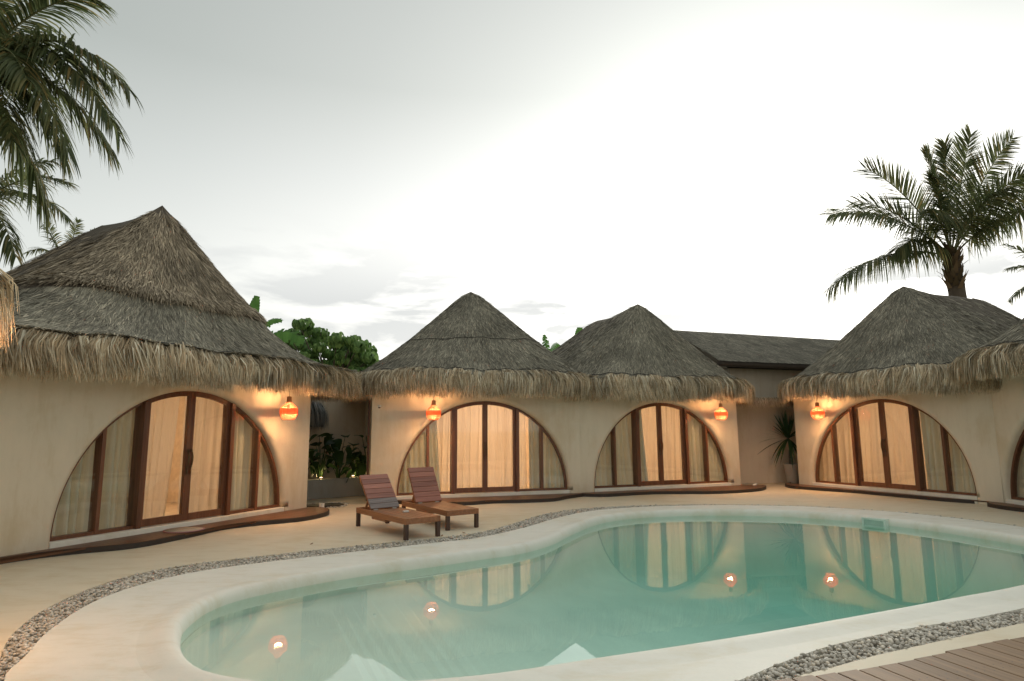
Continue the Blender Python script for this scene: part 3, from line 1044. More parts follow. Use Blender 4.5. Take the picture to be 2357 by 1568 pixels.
        h.tube([(hx, hy, 1.03), (hx, hy - 0.03, 1.06), (hx, hy - 0.042, 1.13), (hx, hy - 0.042, 1.20), (hx, hy - 0.03, 1.27), (hx, hy, 1.30)], [0.008, 0.010, 0.016, 0.016, 0.010, 0.008], 6)
        for zc in (1.03, 1.30):
            for q in range(5):
                an = q * 2 * PI / 5
                h.tube([(hx, hy - 0.004, zc), (hx + 0.026 * math.cos(an), hy - 0.010, zc + 0.03 * math.sin(an))], [0.010, 0.006], 5)
        h.tube([(hx, hy, 1.00), (hx, hy - 0.012, 0.95), (hx, hy - 0.004, 0.90)], [0.008, 0.013, 0.004], 6)
        h.build('handle', M['bronze'], dr, True)
    # ---- warm room lamp
    return c


def pleated(name, u0, u1, zt, zb, v, mat, origin, ang, label, fold=0.035, per=0.11, flare0=0.0, flare1=0.0, group=None):
    """a hanging curtain: real pleats, hem drifting by flare at its two edges"""
    e = empty(name, (*origin, 0), R(ang))
    nu = max(12, int((u1 - u0) / per * 12))
    nz = 12
    V = []
    seed = RNG.uniform(0, 6)
    for j in range(nz + 1):
        q = j / nz
        z = zt + (zb - zt) * q
        for i in range(nu + 1):
            s = i / nu
            a0 = u0 - flare0 * q ** 1.6
            a1 = u1 + flare1 * q ** 1.6
            u = a0 + (a1 - a0) * s + 0.012 * math.sin(s * 31 + q * 2 + seed)
            ph = s * (u1 - u0) / per * 2 * PI + 0.8 * math.sin(s * 9 + seed) + 0.25 * math.sin(q * 3 + seed)
            w_ = math.sin(ph); w_ = math.copysign(abs(w_) ** 0.7, w_) * (0.75 + 0.25 * math.sin(s * 17 + seed * 3))
            V.append((u + 0.012 * math.cos(ph), v + fold * (0.6 + 0.45 * q) * w_ + 0.01 * math.sin(ph * 2.3 + q * 4), z))
    F = [(j * (nu + 1) + i, j * (nu + 1) + i + 1, (j + 1) * (nu + 1) + i + 1, (j + 1) * (nu + 1) + i) for j in range(nz) for i in range(nu)]
    me = bpy.data.meshes.new(name)
    me.from_pydata(V, [], F)
    me.update()
    bpy.data.objects.remove(e)
    o = mesh_obj(name, me, mat, None, True)
    o.location = (*origin, 0)
    o.rotation_euler = (0, 0, R(ang))
    props(o, label, 'curtain', group)
    return o


def room_lamp(origin, ang, uv, z, energy, label):
    ca, sa = math.cos(R(ang)), math.sin(R(ang))
    x = origin[0] + uv[0] * ca - uv[1] * sa
    y = origin[1] + uv[0] * sa + uv[1] * ca
    e = empty('ceiling_lamp', (x, y, z), 0, label, 'lamp', 'lit lamps inside the cabins')
    lathe('lamp_globe', [(0.01, -0.075), (0.05, -0.06), (0.075, 0.0), (0.05, 0.06), (0.02, 0.075)], M['globe'], e, 14)
    mb = MB(); mb.tube([(0, 0, 0.07), (0, 0, 2.58 - z)], 0.006, 5); mb.build('cord', M['cord'], e)
    ld = bpy.data.lights.new('room_light', 'POINT')
    ld.energy = energy
    ld.color = (1.0, 0.62, 0.38)
    ld.shadow_soft_size = 0.12
    lo = bpy.data.objects.new('room_light', ld)
    COL.objects.link(lo)
    lo.parent = e
    lo.location = (0, -0.0, -0.12)
    return e


CAB = dict(
    A=dict(o=(-5.30, 10.40), ang=65.2), B=dict(o=(-0.62, 14.68), ang=15.9), C=dict(o=(3.97, 16.26), ang=20.8),
    D=dict(o=(8.87, 15.09), ang=-65.4), E=dict(o=(10.00, 10.70), ang=-88.0), F=dict(o=(-3.83, 2.27), ang=108.0))

cA = build_cabin('nearest cabin on the left, its tall roof in two tiers', CAB['A']['o'], CAB['A']['ang'], -4.3, 2.655, bars=(-1.42, -0.80, 0.0, 0.78, 1.47))
cB = build_cabin('cabin with a pointed conical roof behind the loungers', CAB['B']['o'], CAB['B']['ang'], -2.65, 2.37, bars=(-1.36, -0.74, 0.0, 0.76, 1.42))
cC = build_cabin('cabin joined to the right of the pointed cabin, lamp at its right corner', CAB['C']['o'], CAB['C']['ang'], -2.47, 2.37, bars=(-1.42, -0.74, -0.05, 0.72, 1.42))
cD = build_cabin('right cabin below the palm, its lamp at the left corner', CAB['D']['o'], CAB['D']['ang'], -2.42, 2.53, a=2.0, bars=(-1.38, -0.72, 0.02, 0.76, 1.40))
cE = build_cabin('cabin cut off by the right edge with a dark unlit window', CAB['E']['o'], CAB['E']['ang'], -2.10, 3.2, bars=(-1.40, -0.74, 0.0, 0.76, 1.42))
cF = build_cabin('cabin mostly out of frame at the left, only its eave corner in view', CAB['F']['o'], CAB['F']['ang'], -2.6, 2.6)

droopE = lambda u, v: -0.18 * np.exp(-((u + 3.0) / 0.9) ** 2)
roofs = {
    'A': (cA, dict(W=4.25, vf=-0.62, vb=6.2, nexp=5.0, v0=1.30, v1=3.05, zr=5.86, ze=2.90, prof=1.72, tier=0.50, ridge_drop=0.12), 56000, 3000, 0.50),
    'B': (cB, dict(W=3.05, vf=-0.62, vb=6.2, nexp=4.2, v0=1.80, v1=3.4, zr=5.42, ze=2.91, prof=1.14, ridge_drop=0.1), 44000, 2300, None),
    'C': (cC, dict(W=3.10, vf=-0.62, vb=6.6, nexp=4.2, v0=1.05, v1=3.45, zr=5.22, ze=2.87, prof=1.14, ridge_drop=0.08), 44000, 2300, None),
    'D': (cD, dict(W=3.05, vf=-0.62, vb=7.0, nexp=4.2, v0=1.50, v1=4.5, zr=5.33, ze=2.89, prof=1.16, ridge_drop=0.06), 44000, 2300, None),
    'E': (cE, dict(W=3.05, vf=-0.72, vb=6.2, nexp=4.2, v0=1.6, v1=3.2, zr=5.3, ze=3.08, prof=1.14, droop=droopE), 20000, 1800, None),
    'F': (cF, dict(W=3.25, vf=-0.65, vb=6.0, nexp=4.2, v0=1.6, v1=3.2, zr=5.2, ze=2.85, prof=1.14), 10000, 1300, None),
}
for k, (c, spec, nb, nfr, tier) in roofs.items():
    build_roof(c, spec, nb, nfr, tier)

# ---- curtains
Cg = 'curtains behind the arched windows'
def cur(k, kind, u0, u1, label, **kw):
    sheer = kind == 'sheer'
    return pleated('curtain', u0, u1, 2.56, 0.075, 0.60 if sheer else 0.43, M['sheer' if sheer else 'drape'], CAB[k]['o'], CAB[k]['ang'], label,
            fold=0.032 if sheer else 0.11, per=0.19 if sheer else 0.14, group=Cg, **kw)


cur('A', 'drape', -1.95, -0.66, 'thick cream curtain at the left of the nearest left window')
cur('A', 'drape', 1.06, 1.62, 'narrow cream curtain right of the doors of the left cabin')
cur('A', 'drape', 1.70, 2.50, 'cream curtain in the right end of the left cabin window')
cur('A', 'sheer', -0.58, 0.12, 'sheer glowing curtain behind the left door of the left cabin', flare1=-0.14)
cur('A', 'sheer', 0.20, 1.06, 'sheer glowing curtain behind the right door of the left cabin')
cur('B', 'drape', -2.15, -1.12, 'thick curtain left of the glow in the window behind the loungers', flare1=0.16)
cur('B', 'drape', 1.16, 2.25, 'thick curtain at the right end of the window behind the loungers')
cur('B', 'sheer', -1.2, 1.18, 'wide sheer glowing curtain in the window behind the loungers')
cur('C', 'drape', -2.0, -0.44, 'thick curtain in the left half of the middle right window', flare1=0.16)
cur('C', 'drape', 0.98, 2.40, 'thick curtain right of the doors in the middle right window')
cur('C', 'sheer', -0.5, 0.98, 'sheer glowing curtain behind the doors of the middle right window')
cur('D', 'drape', 0.80, 2.0, 'thick curtain at the right end of the right cabin window')
cur('D', 'sheer', -2.2, 0.80, 'wide sheer glowing curtain in the right cabin window')
cur('E', 'drape', -2.25, 2.1, 'added dark curtain standing in for the unlit room at the right edge').data.materials[0] = M['dimroom']

room_lamp(CAB['A']['o'], CAB['A']['ang'], (0.1, 2.6), 2.0, 62, 'lit lamp behind the door curtains of the left cabin')
room_lamp(CAB['B']['o'], CAB['B']['ang'], (0.12, 2.4), 1.95, 105, 'lit lamp glowing through the curtain behind the loungers')
room_lamp(CAB['C']['o'], CAB['C']['ang'], (0.1, 2.6), 2.0, 85, 'lit lamp behind the door curtains of the middle right cabin')
room_lamp(CAB['D']['o'], CAB['D']['ang'], (-0.2, 2.6), 2.0, 65, 'lit lamp behind the curtains of the right cabin')


# ------------------------------------------------------------------ wavy timber steps
def clip_half(poly, nx, ny, c):
    """keep nx*x+ny*y >= c"""
    outp = []
    n = len(poly)
    for i in range(n):
        p, q = poly[i], poly[(i + 1) % n]
        dp, dq = nx * p[0] + ny * p[1] - c, nx * q[0] + ny * q[1] - c
        if dp >= 0: outp.append(p)
        if (dp >= 0) != (dq >= 0):
            t = dp / (dp - dq)
            outp.append((p[0] + (q[0] - p[0]) * t, p[1] + (q[1] - p[1]) * t))
    return outp


def prism(name, poly, z0, z1, mat, parent):
    bm = bmesh.new()
    lo = [bm.verts.new((x, y, z0)) for x, y in poly]
    hi = [bm.verts.new((x, y, z1)) for x, y in poly]
    n = len(poly)
    bm.faces.new(hi); bm.faces.new(lo[::-1])
    for i in range(n):
        bm.faces.new((lo[i], lo[(i + 1) % n], hi[(i + 1) % n], hi[i]))
    bmesh.ops.recalc_face_normals(bm, faces=bm.faces[:])
    bmesh.ops.triangulate(bm, faces=[f for f in bm.faces if len(f.verts) > 4])
    return bm_obj(name, bm, mat, parent)


def wavy_step(key, front_world, u_back0, u_back1, label):
    """front_world: outline points along the pool side (world). the back runs along the facade at v=0"""
    ox, oy = CAB[key]['o']; an = R(CAB[key]['ang'])
    ca, sa = math.cos(an), math.sin(an)
    L = [((x - ox) * ca + (y - oy) * sa, -(x - ox) * sa + (y - oy) * ca) for x, y in front_world]
    L = sorted(L, key=lambda p: 0) if False else L
    curve = catmull(L, False, 8)
    curve = [tuple(p) for p in curve]
    poly = curve + [(u_back1, -0.004), (u_back0, -0.004)]
    e = empty('timber_step', (ox, oy, 0), an, label, 'step', 'wavy timber steps below the windows')
    vmin = min(p[1] for p in poly)
    wv = 0.118
    v = -0.004
    while v > vmin:
        v2 = v - wv
        pc = clip_half(poly, 0, 1, v2 + 0.006)
        pc = clip_half(pc, 0, -1, -v)
        # drop consecutive duplicates
        q = []
        for p in pc:
            if not q or math.hypot(p[0] - q[-1][0], p[1] - q[-1][1]) > 1e-4: q.append(p)
        if len(q) > 2 and math.hypot(q[0][0] - q[-1][0], q[0][1] - q[-1][1]) < 1e-4: q.pop()
        if len(q) >= 3:
            prism('plank', q, 0.052, 0.078, M['step'], e)
        v = v2
    C2 = np.array([(p[0], p[1], 0.04) for p in curve])
    T = unit(np.gradient(C2, axis=0)); Nn = np.cross(T, np.array([0, 0, 1.0]))
    # push outward = away from facade on average
    if np.mean(Nn[:, 1]) > 0: Nn = -Nn
    outer, inner = C2 + Nn * 0.022, C2 - Nn * 0.006
    n = len(C2); V = []
    for arr, z in ((inner, 0.002), (outer, 0.002), (outer, 0.070), (inner, 0.074)):
        V += [(p[0], p[1], z) for p in arr]
    F = [((r % 4) * n + i, (r % 4) * n + i + 1, ((r + 1) % 4) * n + i + 1, ((r + 1) % 4) * n + i) for r in range(4) for i in range(n - 1)]
    pyobj('edge_band', V, F, M['stepedge'], e, smooth=False)
    return e


wavy_step('A', [(-6.78, 6.2), (-6.55, 7.4), (-6.3, 8.05), (-5.9, 8.5), (-5.3, 8.92), (-5.0, 9.69), (-4.76, 10.55), (-4.28, 11.04), (-3.80, 11.43), (-3.58, 12.1), (-3.75, 12.72), (-4.03, 12.9)],
          -3.6, 2.75, 'wavy timber step in front of the nearest left cabin')
wavy_step('B', [(-2.9, 14.2), (-2.1, 13.75), (-1.09, 13.62), (-0.49, 13.9), (0.18, 14.0), (0.87, 14.21), (1.30, 14.80), (1.72, 15.25)],
          -2.45, 2.40, 'wavy timber step behind the loungers')
wavy_step('C', [(1.66, 15.22), (2.0, 15.12), (2.31, 15.13), (3.43, 15.60), (4.3, 15.62), (4.91, 15.60), (5.65, 15.8), (6.40, 16.3), (6.80, 17.0), (6.6, 17.25)],
          -2.44, 2.5, 'wavy timber step under the middle right window')
wavy_step('D', [(7.90, 17.9), (7.60, 17.55), (7.47, 16.9), (7.85, 16.25), (8.38, 15.6), (8.75, 14.9), (9.09, 14.25), (9.42, 13.6), (9.78, 13.28)],
          -2.6, 2.38, 'wavy timber step under the right cabin window')
wavy_step('E', [(9.96, 13.1), (9.62, 12.8), (9.56, 12.3), (9.66, 11.6), (9.5, 10.6), (9.5, 9.5), (9.7, 8.0)],
          -2.2, 2.6, 'timber step cut off by the right edge')


# ------------------------------------------------------------------ rattan pendant lamps
def pendant(loc, top_z, label, s=1.0, energy=9.0):
    e = empty('rattan_lamp', loc, RNG.uniform(0, 2), label, 'lamp', 'lit rattan lamps hanging under the eaves')
    prof = [(0.050, 0.135), (0.062, 0.105), (0.100, 0.070), (0.140, 0.035), (0.163, -0.005), (0.168, -0.05), (0.160, -0.10), (0.140, -0.15), (0.115, -0.185), (0.100, -0.20)]
    prof = [(r * s, z * s) for r, z in prof]
    zz = np.array([p[1] for p in prof]); rr = np.array([p[0] for p in prof])
    mb = MB()
    nrib = 30
    for k in range(nrib):
        an = 2 * PI * k / nrib
        jit = RNG.normal(0, 0.02)
        for side in (0, 1):
            if side and k % 2: continue
            pts = [(r * math.cos(an + jit + side * 0.05), r * math.sin(an + jit + side * 0.05), z) for r, z in prof]
            mb.tube(pts, 0.0040 * s, 4, False)
    zs = [0.125, 0.07, 0.062] + [0.045, 0.030] + list(np.linspace(0.008, -0.10, 14)) + [-0.118, -0.130, -0.142, -0.160, -0.175, -0.187, -0.195, -0.2]
    for zc in zs:
        zc *= s
        r = np.interp(-zc, -zz, rr)
        a_ = np.linspace(0, 2 * PI, 33)
        wob = 0.002 * np.sin(a_ * nrib / 2)
        pts = np.stack([(r + wob) * np.cos(a_), (r + wob) * np.sin(a_), np.full(33, zc) + 0.0015 * np.sin(a_ * 5)], axis=1)
        mb.tube(pts, 0.0042 * s, 4, False)
    mb.build('shade', M['rattan'], e, True)
    lathe('collar', [(0.050 * s, 0.13 * s), (0.044 * s, 0.235 * s), (0.030 * s, 0.24 * s)], M['lampcollar'], e, 16, caps=False)
    mb = MB(); mb.tube([(0, 0, -0.02 + 0.03), (0, 0, 0.09)], 0.014, 8); mb.tube([(0, 0, 0.09), (0, 0, top_z - loc[2])], 0.004, 5); mb.build('cord', M['cord'], e)
    lathe('bulb', [(0.004, -0.072), (0.018, -0.066), (0.030, -0.045), (0.026, -0.02), (0.013, 0.008)], M['bulb'], e, 12)
    ld = bpy.data.lights.new('bulb_light', 'POINT')
    ld.energy = energy
    ld.color = (1.0, 0.52, 0.23)
    ld.shadow_soft_size = 0.06
    lo = bpy.data.objects.new('bulb_light', ld)
    COL.objects.link(lo)
    lo.parent = e
    lo.location = (0, 0, -0.035)
    return e


pendant((-4.20, 11.62, 2.02), 2.72, 'woven rattan lamp lit at the right corner of the nearest left cabin', 0.98, 88)
pendant((-1.75, 13.73, 2.03), 2.72, 'woven rattan lamp lit above the two loungers', 0.98, 88)
pendant((5.46, 16.22, 2.02), 2.72, 'woven rattan lamp lit right of the middle right window', 0.98, 88)
pendant((7.92, 16.08, 2.02), 2.72, 'woven rattan lamp lit left of the right cabin window', 0.98, 88)

pendant((-4.07, 4.45, 2.02), 2.72, 'woven rattan lamp under the eave beyond the left edge of the picture', 0.98, 80)


# ------------------------------------------------------------------ sun loungers
def lounger(loc, rz, label, hinge=0.56, bl=0.70, ba=46.0, slats=(), seat_boards=6):
    """local x runs from the head (0) to the foot, y across, z up"""
    L, Wd, zt, th = 1.80, 0.60, 0.31, 0.085
    e = empty('sun_lounger', loc, rz, label, 'sun lounger', 'timber sun loungers by the pool')
    # frame rails, mitred box
    for (x0, x1, y0, y1) in ((0, L, 0, 0.035), (0, L, Wd - 0.035, Wd), (0, 0.035, 0.036, Wd - 0.036), (L - 0.035, L, 0.036, Wd - 0.036)):
        box('rail', (x0, x1, y0, y1, zt - th, zt), M['lounger'], e, 0.003)
    # leg set: square posts just inside the corners
    for x in (0.002, L - 0.070):
        for y in (0.0365, Wd - 0.0365 - 0.062):
            pass
    for x in (0.0, L - 0.062):
        for y in (0.0, Wd - 0.062):
            box('leg', (x + .001, x + 0.061, y + .001, y + 0.061, 0.0, zt - th - 0.001), M['leg'], e, 0.003)
    # seat boards run the length of the seat
    nbd = seat_boards
    wb = (Wd - 0.074) / nbd
    for k in range(nbd):
        y0 = 0.037 + k * wb
        box('seat_board', (hinge, L - 0.037, y0 + 0.0025, y0 + wb - 0.0025, zt - 0.022, zt - 0.001), M['lounger'], e, 0.002)
    # sliding tray block under the seat
    box('support_tray', (0.62, 1.12, 0.002, Wd - 0.002, zt - th - 0.036, zt - th - 0.002), M['lounger'], e, 0.003)
    # back rest pivoting at the hinge
    bx = empty('backrest', (hinge, 0, zt + 0.012), 0)
    bx.parent = e
    bx.rotation_euler = (0, -(PI - R(ba)) , 0)
    ca, sa = math.cos(R(ba)), math.sin(R(ba))
    # local frame of rest: along = (-cos, 0, sin); normal (towards the sitter) = (sin,0,cos)
    mt = Matrix(((-ca, 0, sa, hinge), (0, 1, 0, 0), (sa, 0, ca, zt + 0.01), (0, 0, 0, 1)))
    bpy.data.objects.remove(bx)
    fr = MB()
    fr.box(0, bl, 0.045, 0.085, -0.036, 0); fr.box(0, bl, Wd - 0.085, Wd - 0.045, -0.036, 0)
    fr.box(bl * 0.45, bl * 0.45 + 0.04, 0.086, Wd - 0.086, -0.034, -0.002)
    rest = fr.build('backrest', M['lounger'], e)
    rest.matrix_local = mt
    ns = len(slats)
    ws = bl / ns
    for k in range(ns):
        s_ = box('slat', (k * ws + 0.0035, (k + 1) * ws - 0.0035, 0.040, Wd - 0.040, 0.001, 0.020), M['slat_grey' if slats[ns - 1 - k] == 'g' else 'slat_red'], rest, 0.003)
        if slats[ns - 1 - k] == 'g': s_['label'] = 'weathered grey slat'
        s_.location = (0, 0, RNG.uniform(-0.001, 0.001))
    # strut propping the rest on the frame
    px, pz = hinge - ca * bl * 0.47, zt + sa * bl * 0.47 - 0.03
    for y in (0.10, Wd - 0.14):
        mb = MB()
        x_b = max(0.05, px - 0.16)
        mb.add([(px, y, pz), (px + .03, y, pz), (px + .03, y + .03, pz), (px, y + .03, pz), (x_b, y, zt - 0.04), (x_b + .03, y, zt - 0.04), (x_b + .03, y + .03, zt - 0.04), (x_b, y + .03, zt - 0.04)],
               [(0, 1, 2, 3), (7, 6, 5, 4), (0, 4, 5, 1), (1, 5, 6, 2), (2, 6, 7, 3), (3, 7, 4, 0)])
        mb.build('prop', M['lounger'], e)
    for y in (0.09, Wd - 0.17):
        mb = MB(); mb.box(hinge + 0.004, hinge + 0.034, y, y + 0.075, zt - 0.001, zt + 0.003); mb.tube([(hinge + 0.001, y, zt + 0.006), (hinge + 0.001, y + .075, zt + .006)], 0.006, 6)
        mb.build('hinge', M['steel'], e)
    return e


d1 = math.atan2(9.34 - 10.79, -1.57 + 2.67)
lounger((-2.68, 10.80, 0), d1, 'nearer timber lounger with grey weathered lower slats', hinge=0.50, bl=0.72, ba=46, slats='rrrrrgg')
d2 = math.atan2(10.19 - 11.72, -1.06 + 2.08)
lounger((-2.07, 11.74, 0), d2, 'farther timber lounger with an even pinkish brown back', hinge=0.52, bl=0.70, ba=58, slats='rrrrrrr')
# white marker on the nearer lounger
o = box('white_sign', (-0.045, 0.045, -0.03, 0.03, 0.0, 0.022), M['white'], None, 0.003)
o.location = (-1.72, 10.15, 0.312); o.rotation_euler = (0, 0, 0.4)
props(o, 'small white block lying on the seat of the nearer lounger', 'marker')

# round mat on the left cabin's step
mt_ = empty('round_mat', (-5.17, 9.98, 0.080), 0, 'round pale woven mat on the step of the left cabin', 'mat')
lathe('mat_field', [(0.27, 0.0), (0.27, 0.012), (0.02, 0.013)], M['mat'], mt_, 36)
lathe('mat_border', [(0.272, 0.0), (0.295, 0.001), (0.295, 0.012), (0.272, 0.014)], M['matedge'], mt_, 36, caps=False)

# fallen leaves
for i, (x, y, lb) in enumerate([(-0.30, 8.62, 'brown dry leaf on the pale coping above the middle of the pool'), (-1.10, 9.72, 'dry leaf on the patio just in front of the nearer lounger'),
                                (-0.42, 10.05, 'dry leaf on the patio right of the loungers'), (-0.75, 9.98, 'small dry leaf on the patio between lounger legs and pebbles'),
                                (-2.9, 9.1, 'small dark leaf on the patio left of the loungers')]):
    V = []
    for k in range(7):
        q = k / 6
        w_ = 0.016 * math.sin(PI * q) ** 0.8 + 0.001
        V += [(q * 0.075, w_, 0.004 + 0.012 * q * q), (q * 0.075, 0, 0.002 + 0.010 * q * q), (q * 0.075, -w_, 0.006 + 0.009 * q * q)]
    F = [(3 * k, 3 * k + 1, 3 * k + 4, 3 * k + 3) for k in range(6)] + [(3 * k + 1, 3 * k + 2, 3 * k + 5, 3 * k + 4) for k in range(6)]
    o = pyobj('fallen_leaf', V, F, M['dryleaf'])
    o.location = (x, y, 0.001); o.rotation_euler = (0, 0, RNG.uniform(0, 6))
    props(o, lb, 'leaf', 'dry leaves fallen on the ground')

# ------------------------------------------------------------------ garden passage between the first two cabins
def box_between(name, p, q, thick, z0, z1, mat, parent=None, bevel=0.01):
    a = math.atan2(q[1] - p[1], q[0] - p[0])
    L = math.hypot(q[0] - p[0], q[1] - p[1])
    o = box(name, (0, L, 0, thick, z0, z1), mat, parent, bevel)
    o.location = (p[0], p[1], 0); o.rotation_euler = (0, 0, a)
    return o


pl = empty('planter', (-5.6, 14.25, 0), math.atan2(1.75, 2.05), 'low grey concrete planter across the passage', 'planter')
box('planter_wall', (0, 2.75, 0, 0.12, 0, 0.46), M['concrete'], pl, 0.012)
box('soil', (0.02, 2.72, 0.121, 0.85, 0, 0.40), M['soil'], pl, 0)
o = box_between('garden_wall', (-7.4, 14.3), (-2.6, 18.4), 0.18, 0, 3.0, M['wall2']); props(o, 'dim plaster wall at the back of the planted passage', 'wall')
# dark box and small thatched awning on that wall
o = box_between('hanging_box', (-5.45, 15.88), (-4.95, 16.31), 0.30, 1.72, 2.12, M['dark']); props(o, 'dark box hanging on the passage back wall', 'box')
aw = empty('thatch_awning', (-5.0, 15.6, 0), R(20), 'small grey thatched awning hanging in the passage', 'awning')
nA = 900
an = RNG.uniform(-2.2, 1.0, nA)
ctr = np.array([-0.25, 0.1, 2.32])
dirs = np.stack([np.cos(an), np.sin(an), np.zeros(nA)], axis=1)
b0 = ctr + dirs * RNG.uniform(0, 0.25, nA)[:, None] + np.array([0, 0, 1]) * RNG.uniform(-0.1, 0.06, nA)[:, None]
Ln = RNG.uniform(0.35, 0.6, nA)[:, None]
PP = np.stack([b0, b0 + dirs * Ln * 0.45 - np.array([0, 0, 1]) * Ln * 0.1, b0 + dirs * Ln * 0.7 - np.array([0, 0, 1]) * Ln * 0.5, b0 + dirs * Ln * 0.75 - np.array([0, 0, 1]) * Ln * 1.05], axis=1)
sd = np.cross(dirs, np.array([0, 0, 1.0]))
M['thatch_grey'] = strand_mat('grey_thatch', [(0, (0.10, 0.11, 0.11)), (1, (0.34, 0.35, 0.34))], 0.8)
o = ribbons('awning_thatch', PP, np.full((nA, 4), 0.008) * np.array([[1, 1.2, 1, .3]]), sd, M['thatch_grey'], aw); o['kind'] = 'stuff'
mb = MB(); mb.box(-0.5, 0.0, 0.0, 0.25, 2.16, 2.30); mb.tube([(-0.25, 0.15, 2.25), (-0.6, 0.6, 2.6)], 0.03, 6); mb.build('awning_bracket', M['frame'], aw)
# timber gate post group on the right of the passage
gp = empty('timber_gate', (-3.36, 14.75, 0), R(104), 'open dark timber gate folded against the passage right side', 'gate')
for k in range(4):
    box('board', (k * 0.19, k * 0.19 + 0.18, 0, 0.035, 0.04, 2.25), M['frame'], gp, 0.004)
for z in (0.4, 1.9):
    box('crossbar', (0, 0.76, 0.036, 0.07, z, z + 0.1), M['frame'], gp, 0.004)
box('gate_post', (-0.12, -0.01, -0.02, 0.08, 0, 2.5), M['frame'], gp, 0.006)
# round dark pebble bed and a small white service box by the corner
rb = empty('round_grate', (-4.10, 13.75, 0.0), 0, 'round dark pebble soakaway beside the left cabin corner', 'drain')
lathe('grate_bed', [(0.42, 0.002), (0.42, 0.012), (0.02, 0.016)], M['dark'], rb, 30)
pr = np.stack([0.47 * np.cos(np.linspace(0, 2 * PI, 90)[:-1]), 0.47 * np.sin(np.linspace(0, 2 * PI, 90)[:-1])], axis=1)
V0, F0 = ico(1)
VV = np.concatenate([V0 * np.array([0.025, 0.02, 0.015]) * RNG.uniform(.6, 1.2) + np.array([x + RNG.normal(0, .012), y + RNG.normal(0, .012), 0.012]) for x, y in pr])
FF = np.concatenate([F0 + i * len(V0) for i in range(len(pr))])
o = quads_obj('grate_pebbles', VV, FF, M['pebble'], rb, True); o['kind'] = 'stuff'
sb = empty('service_box', (-3.93, 12.98, 0), R(65), 'small white service box at the foot of the left cabin corner', 'box')
box('box_body', (-0.04, 0.04, -0.04, 0.04, 0.0, 0.12), M['white'], sb, 0.006)
box('box_lid', (-0.045, 0.045, -0.045, 0.045, 0.121, 0.135), M['white'], sb, 0.004)


def leaf_blade(n=7, L=0.4, W=0.16, droop=0.5, fold=0.25, heart=False):
    """returns V (m,3), F quads for one leaf pointing +x, with a centre fold"""
    V = []
    for k in range(n):
        q = k / (n - 1)
        w_ = W * 0.5 * (math.sin(PI * min(1, q * 0.92 + 0.06)) ** 0.7 if not heart else math.sin(PI * (q ** 0.62) * 0.98 + 0.02) ** 0.8) + 0.001
        x = L * q * (1 - 0.25 * droop * q)
        z = -droop * L * q * q
        V += [(x, w_, z - 0 + fold * w_), (x, 0, z), (x, -w_, z + fold * w_)]
    F = [(3 * k, 3 * k + 1, 3 * k + 4, 3 * k + 3) for k in range(n - 1)] + [(3 * k + 1, 3 * k + 2, 3 * k + 5, 3 * k + 4) for k in range(n - 1)]
    return np.array(V), np.array(F)


def place_leaves(T, leafVF, jit=0.0):
    V0, F0 = leafVF
    Vs, Fs = [], []
    for i, m in enumerate(T):
        A = np.array(m)
        Vs.append(V0 @ A[:3, :3].T + A[:3, 3]); Fs.append(F0 + i * len(V0))
    return np.concatenate(Vs), np.concatenate(Fs)


# dark broad-leaved plants in the planter: each plant stems + leaves
for i, (x, y, h, lb) in enumerate([(-5.05, 15.10, 1.0, 'dark bushy plant at the left end of the planter'), (-4.72, 15.42, 1.25, 'broad leaved plant with a raised leaf, second in the planter'),
                                   (-4.38, 15.72, 1.2, 'dark broad leaved plant in the middle of the planter'), (-3.98, 15.95, 0.95, 'low dark plant near the right end of the planter'),
                                   (-3.72, 16.05, 1.45, 'tall leaf plant against the gate at the right of the planter')]):
    e = empty('leafy_plant', (x, y, 0.40), RNG.uniform(0, 6), lb, 'plant', 'dark broad leaved plants in the planter')
    mb = MB(); Ts = []
    for k in range(15):
        a_ = RNG.uniform(0, 2 * PI); hh = h * RNG.uniform(0.25, 0.9); r_ = 0.14 + 0.14 * RNG.uniform()
        tipp = Vector((r_ * math.cos(a_), r_ * math.sin(a_), hh))
        mb.tube([(0.02 * math.cos(a_), 0.02 * math.sin(a_), 0), (tipp.x * 0.45, tipp.y * 0.45, hh * 0.6), tuple(tipp)], [0.012, 0.009, 0.006], 5)
        Ts.append(Matrix.Translation(tipp) @ Matrix.Rotation(a_ + RNG.normal(0, 0.4), 4, 'Z') @ Matrix.Rotation(RNG.uniform(-0.7, 0.9), 4, 'Y') @ Matrix.Rotation(RNG.normal(0, .4), 4, 'X') @ Matrix.Scale(RNG.uniform(0.7, 1.25), 4))
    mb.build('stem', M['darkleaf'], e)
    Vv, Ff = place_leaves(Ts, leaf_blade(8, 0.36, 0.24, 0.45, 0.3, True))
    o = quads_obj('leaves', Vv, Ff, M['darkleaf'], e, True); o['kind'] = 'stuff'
for i, (x, y, lb) in enumerate([(-4.98, 14.98, 'small lit garden spot at the left of the planter'), (-4.66, 15.26, 'small lit garden spot in the middle of the planter'), (-4.02, 15.80, 'small lit garden spot shining on leaves at the right')]):
    e = empty('garden_spot', (x, y, 0.40), 0, lb, 'lamp', 'small lit spots among the planter leaves')
    lathe('spot_body', [(0.02, 0.0), (0.02, 0.05), (0.034, 0.055), (0.034, 0.085)], M['dark'], e, 12)
    lathe('spot_lens', [(0.001, 0.087), (0.031, 0.086), (0.031, 0.096), (0.001, 0.101)], M['uplight'], e, 12, caps=False)
    ld = bpy.data.lights.new('spot_light', 'POINT'); ld.energy = 1.2; ld.color = (1.0, 0.68, 0.3); ld.shadow_soft_size = 0.03
    lo = bpy.data.objects.new('spot_light', ld); COL.objects.link(lo); lo.parent = e; lo.location = (0, 0, 0.16)

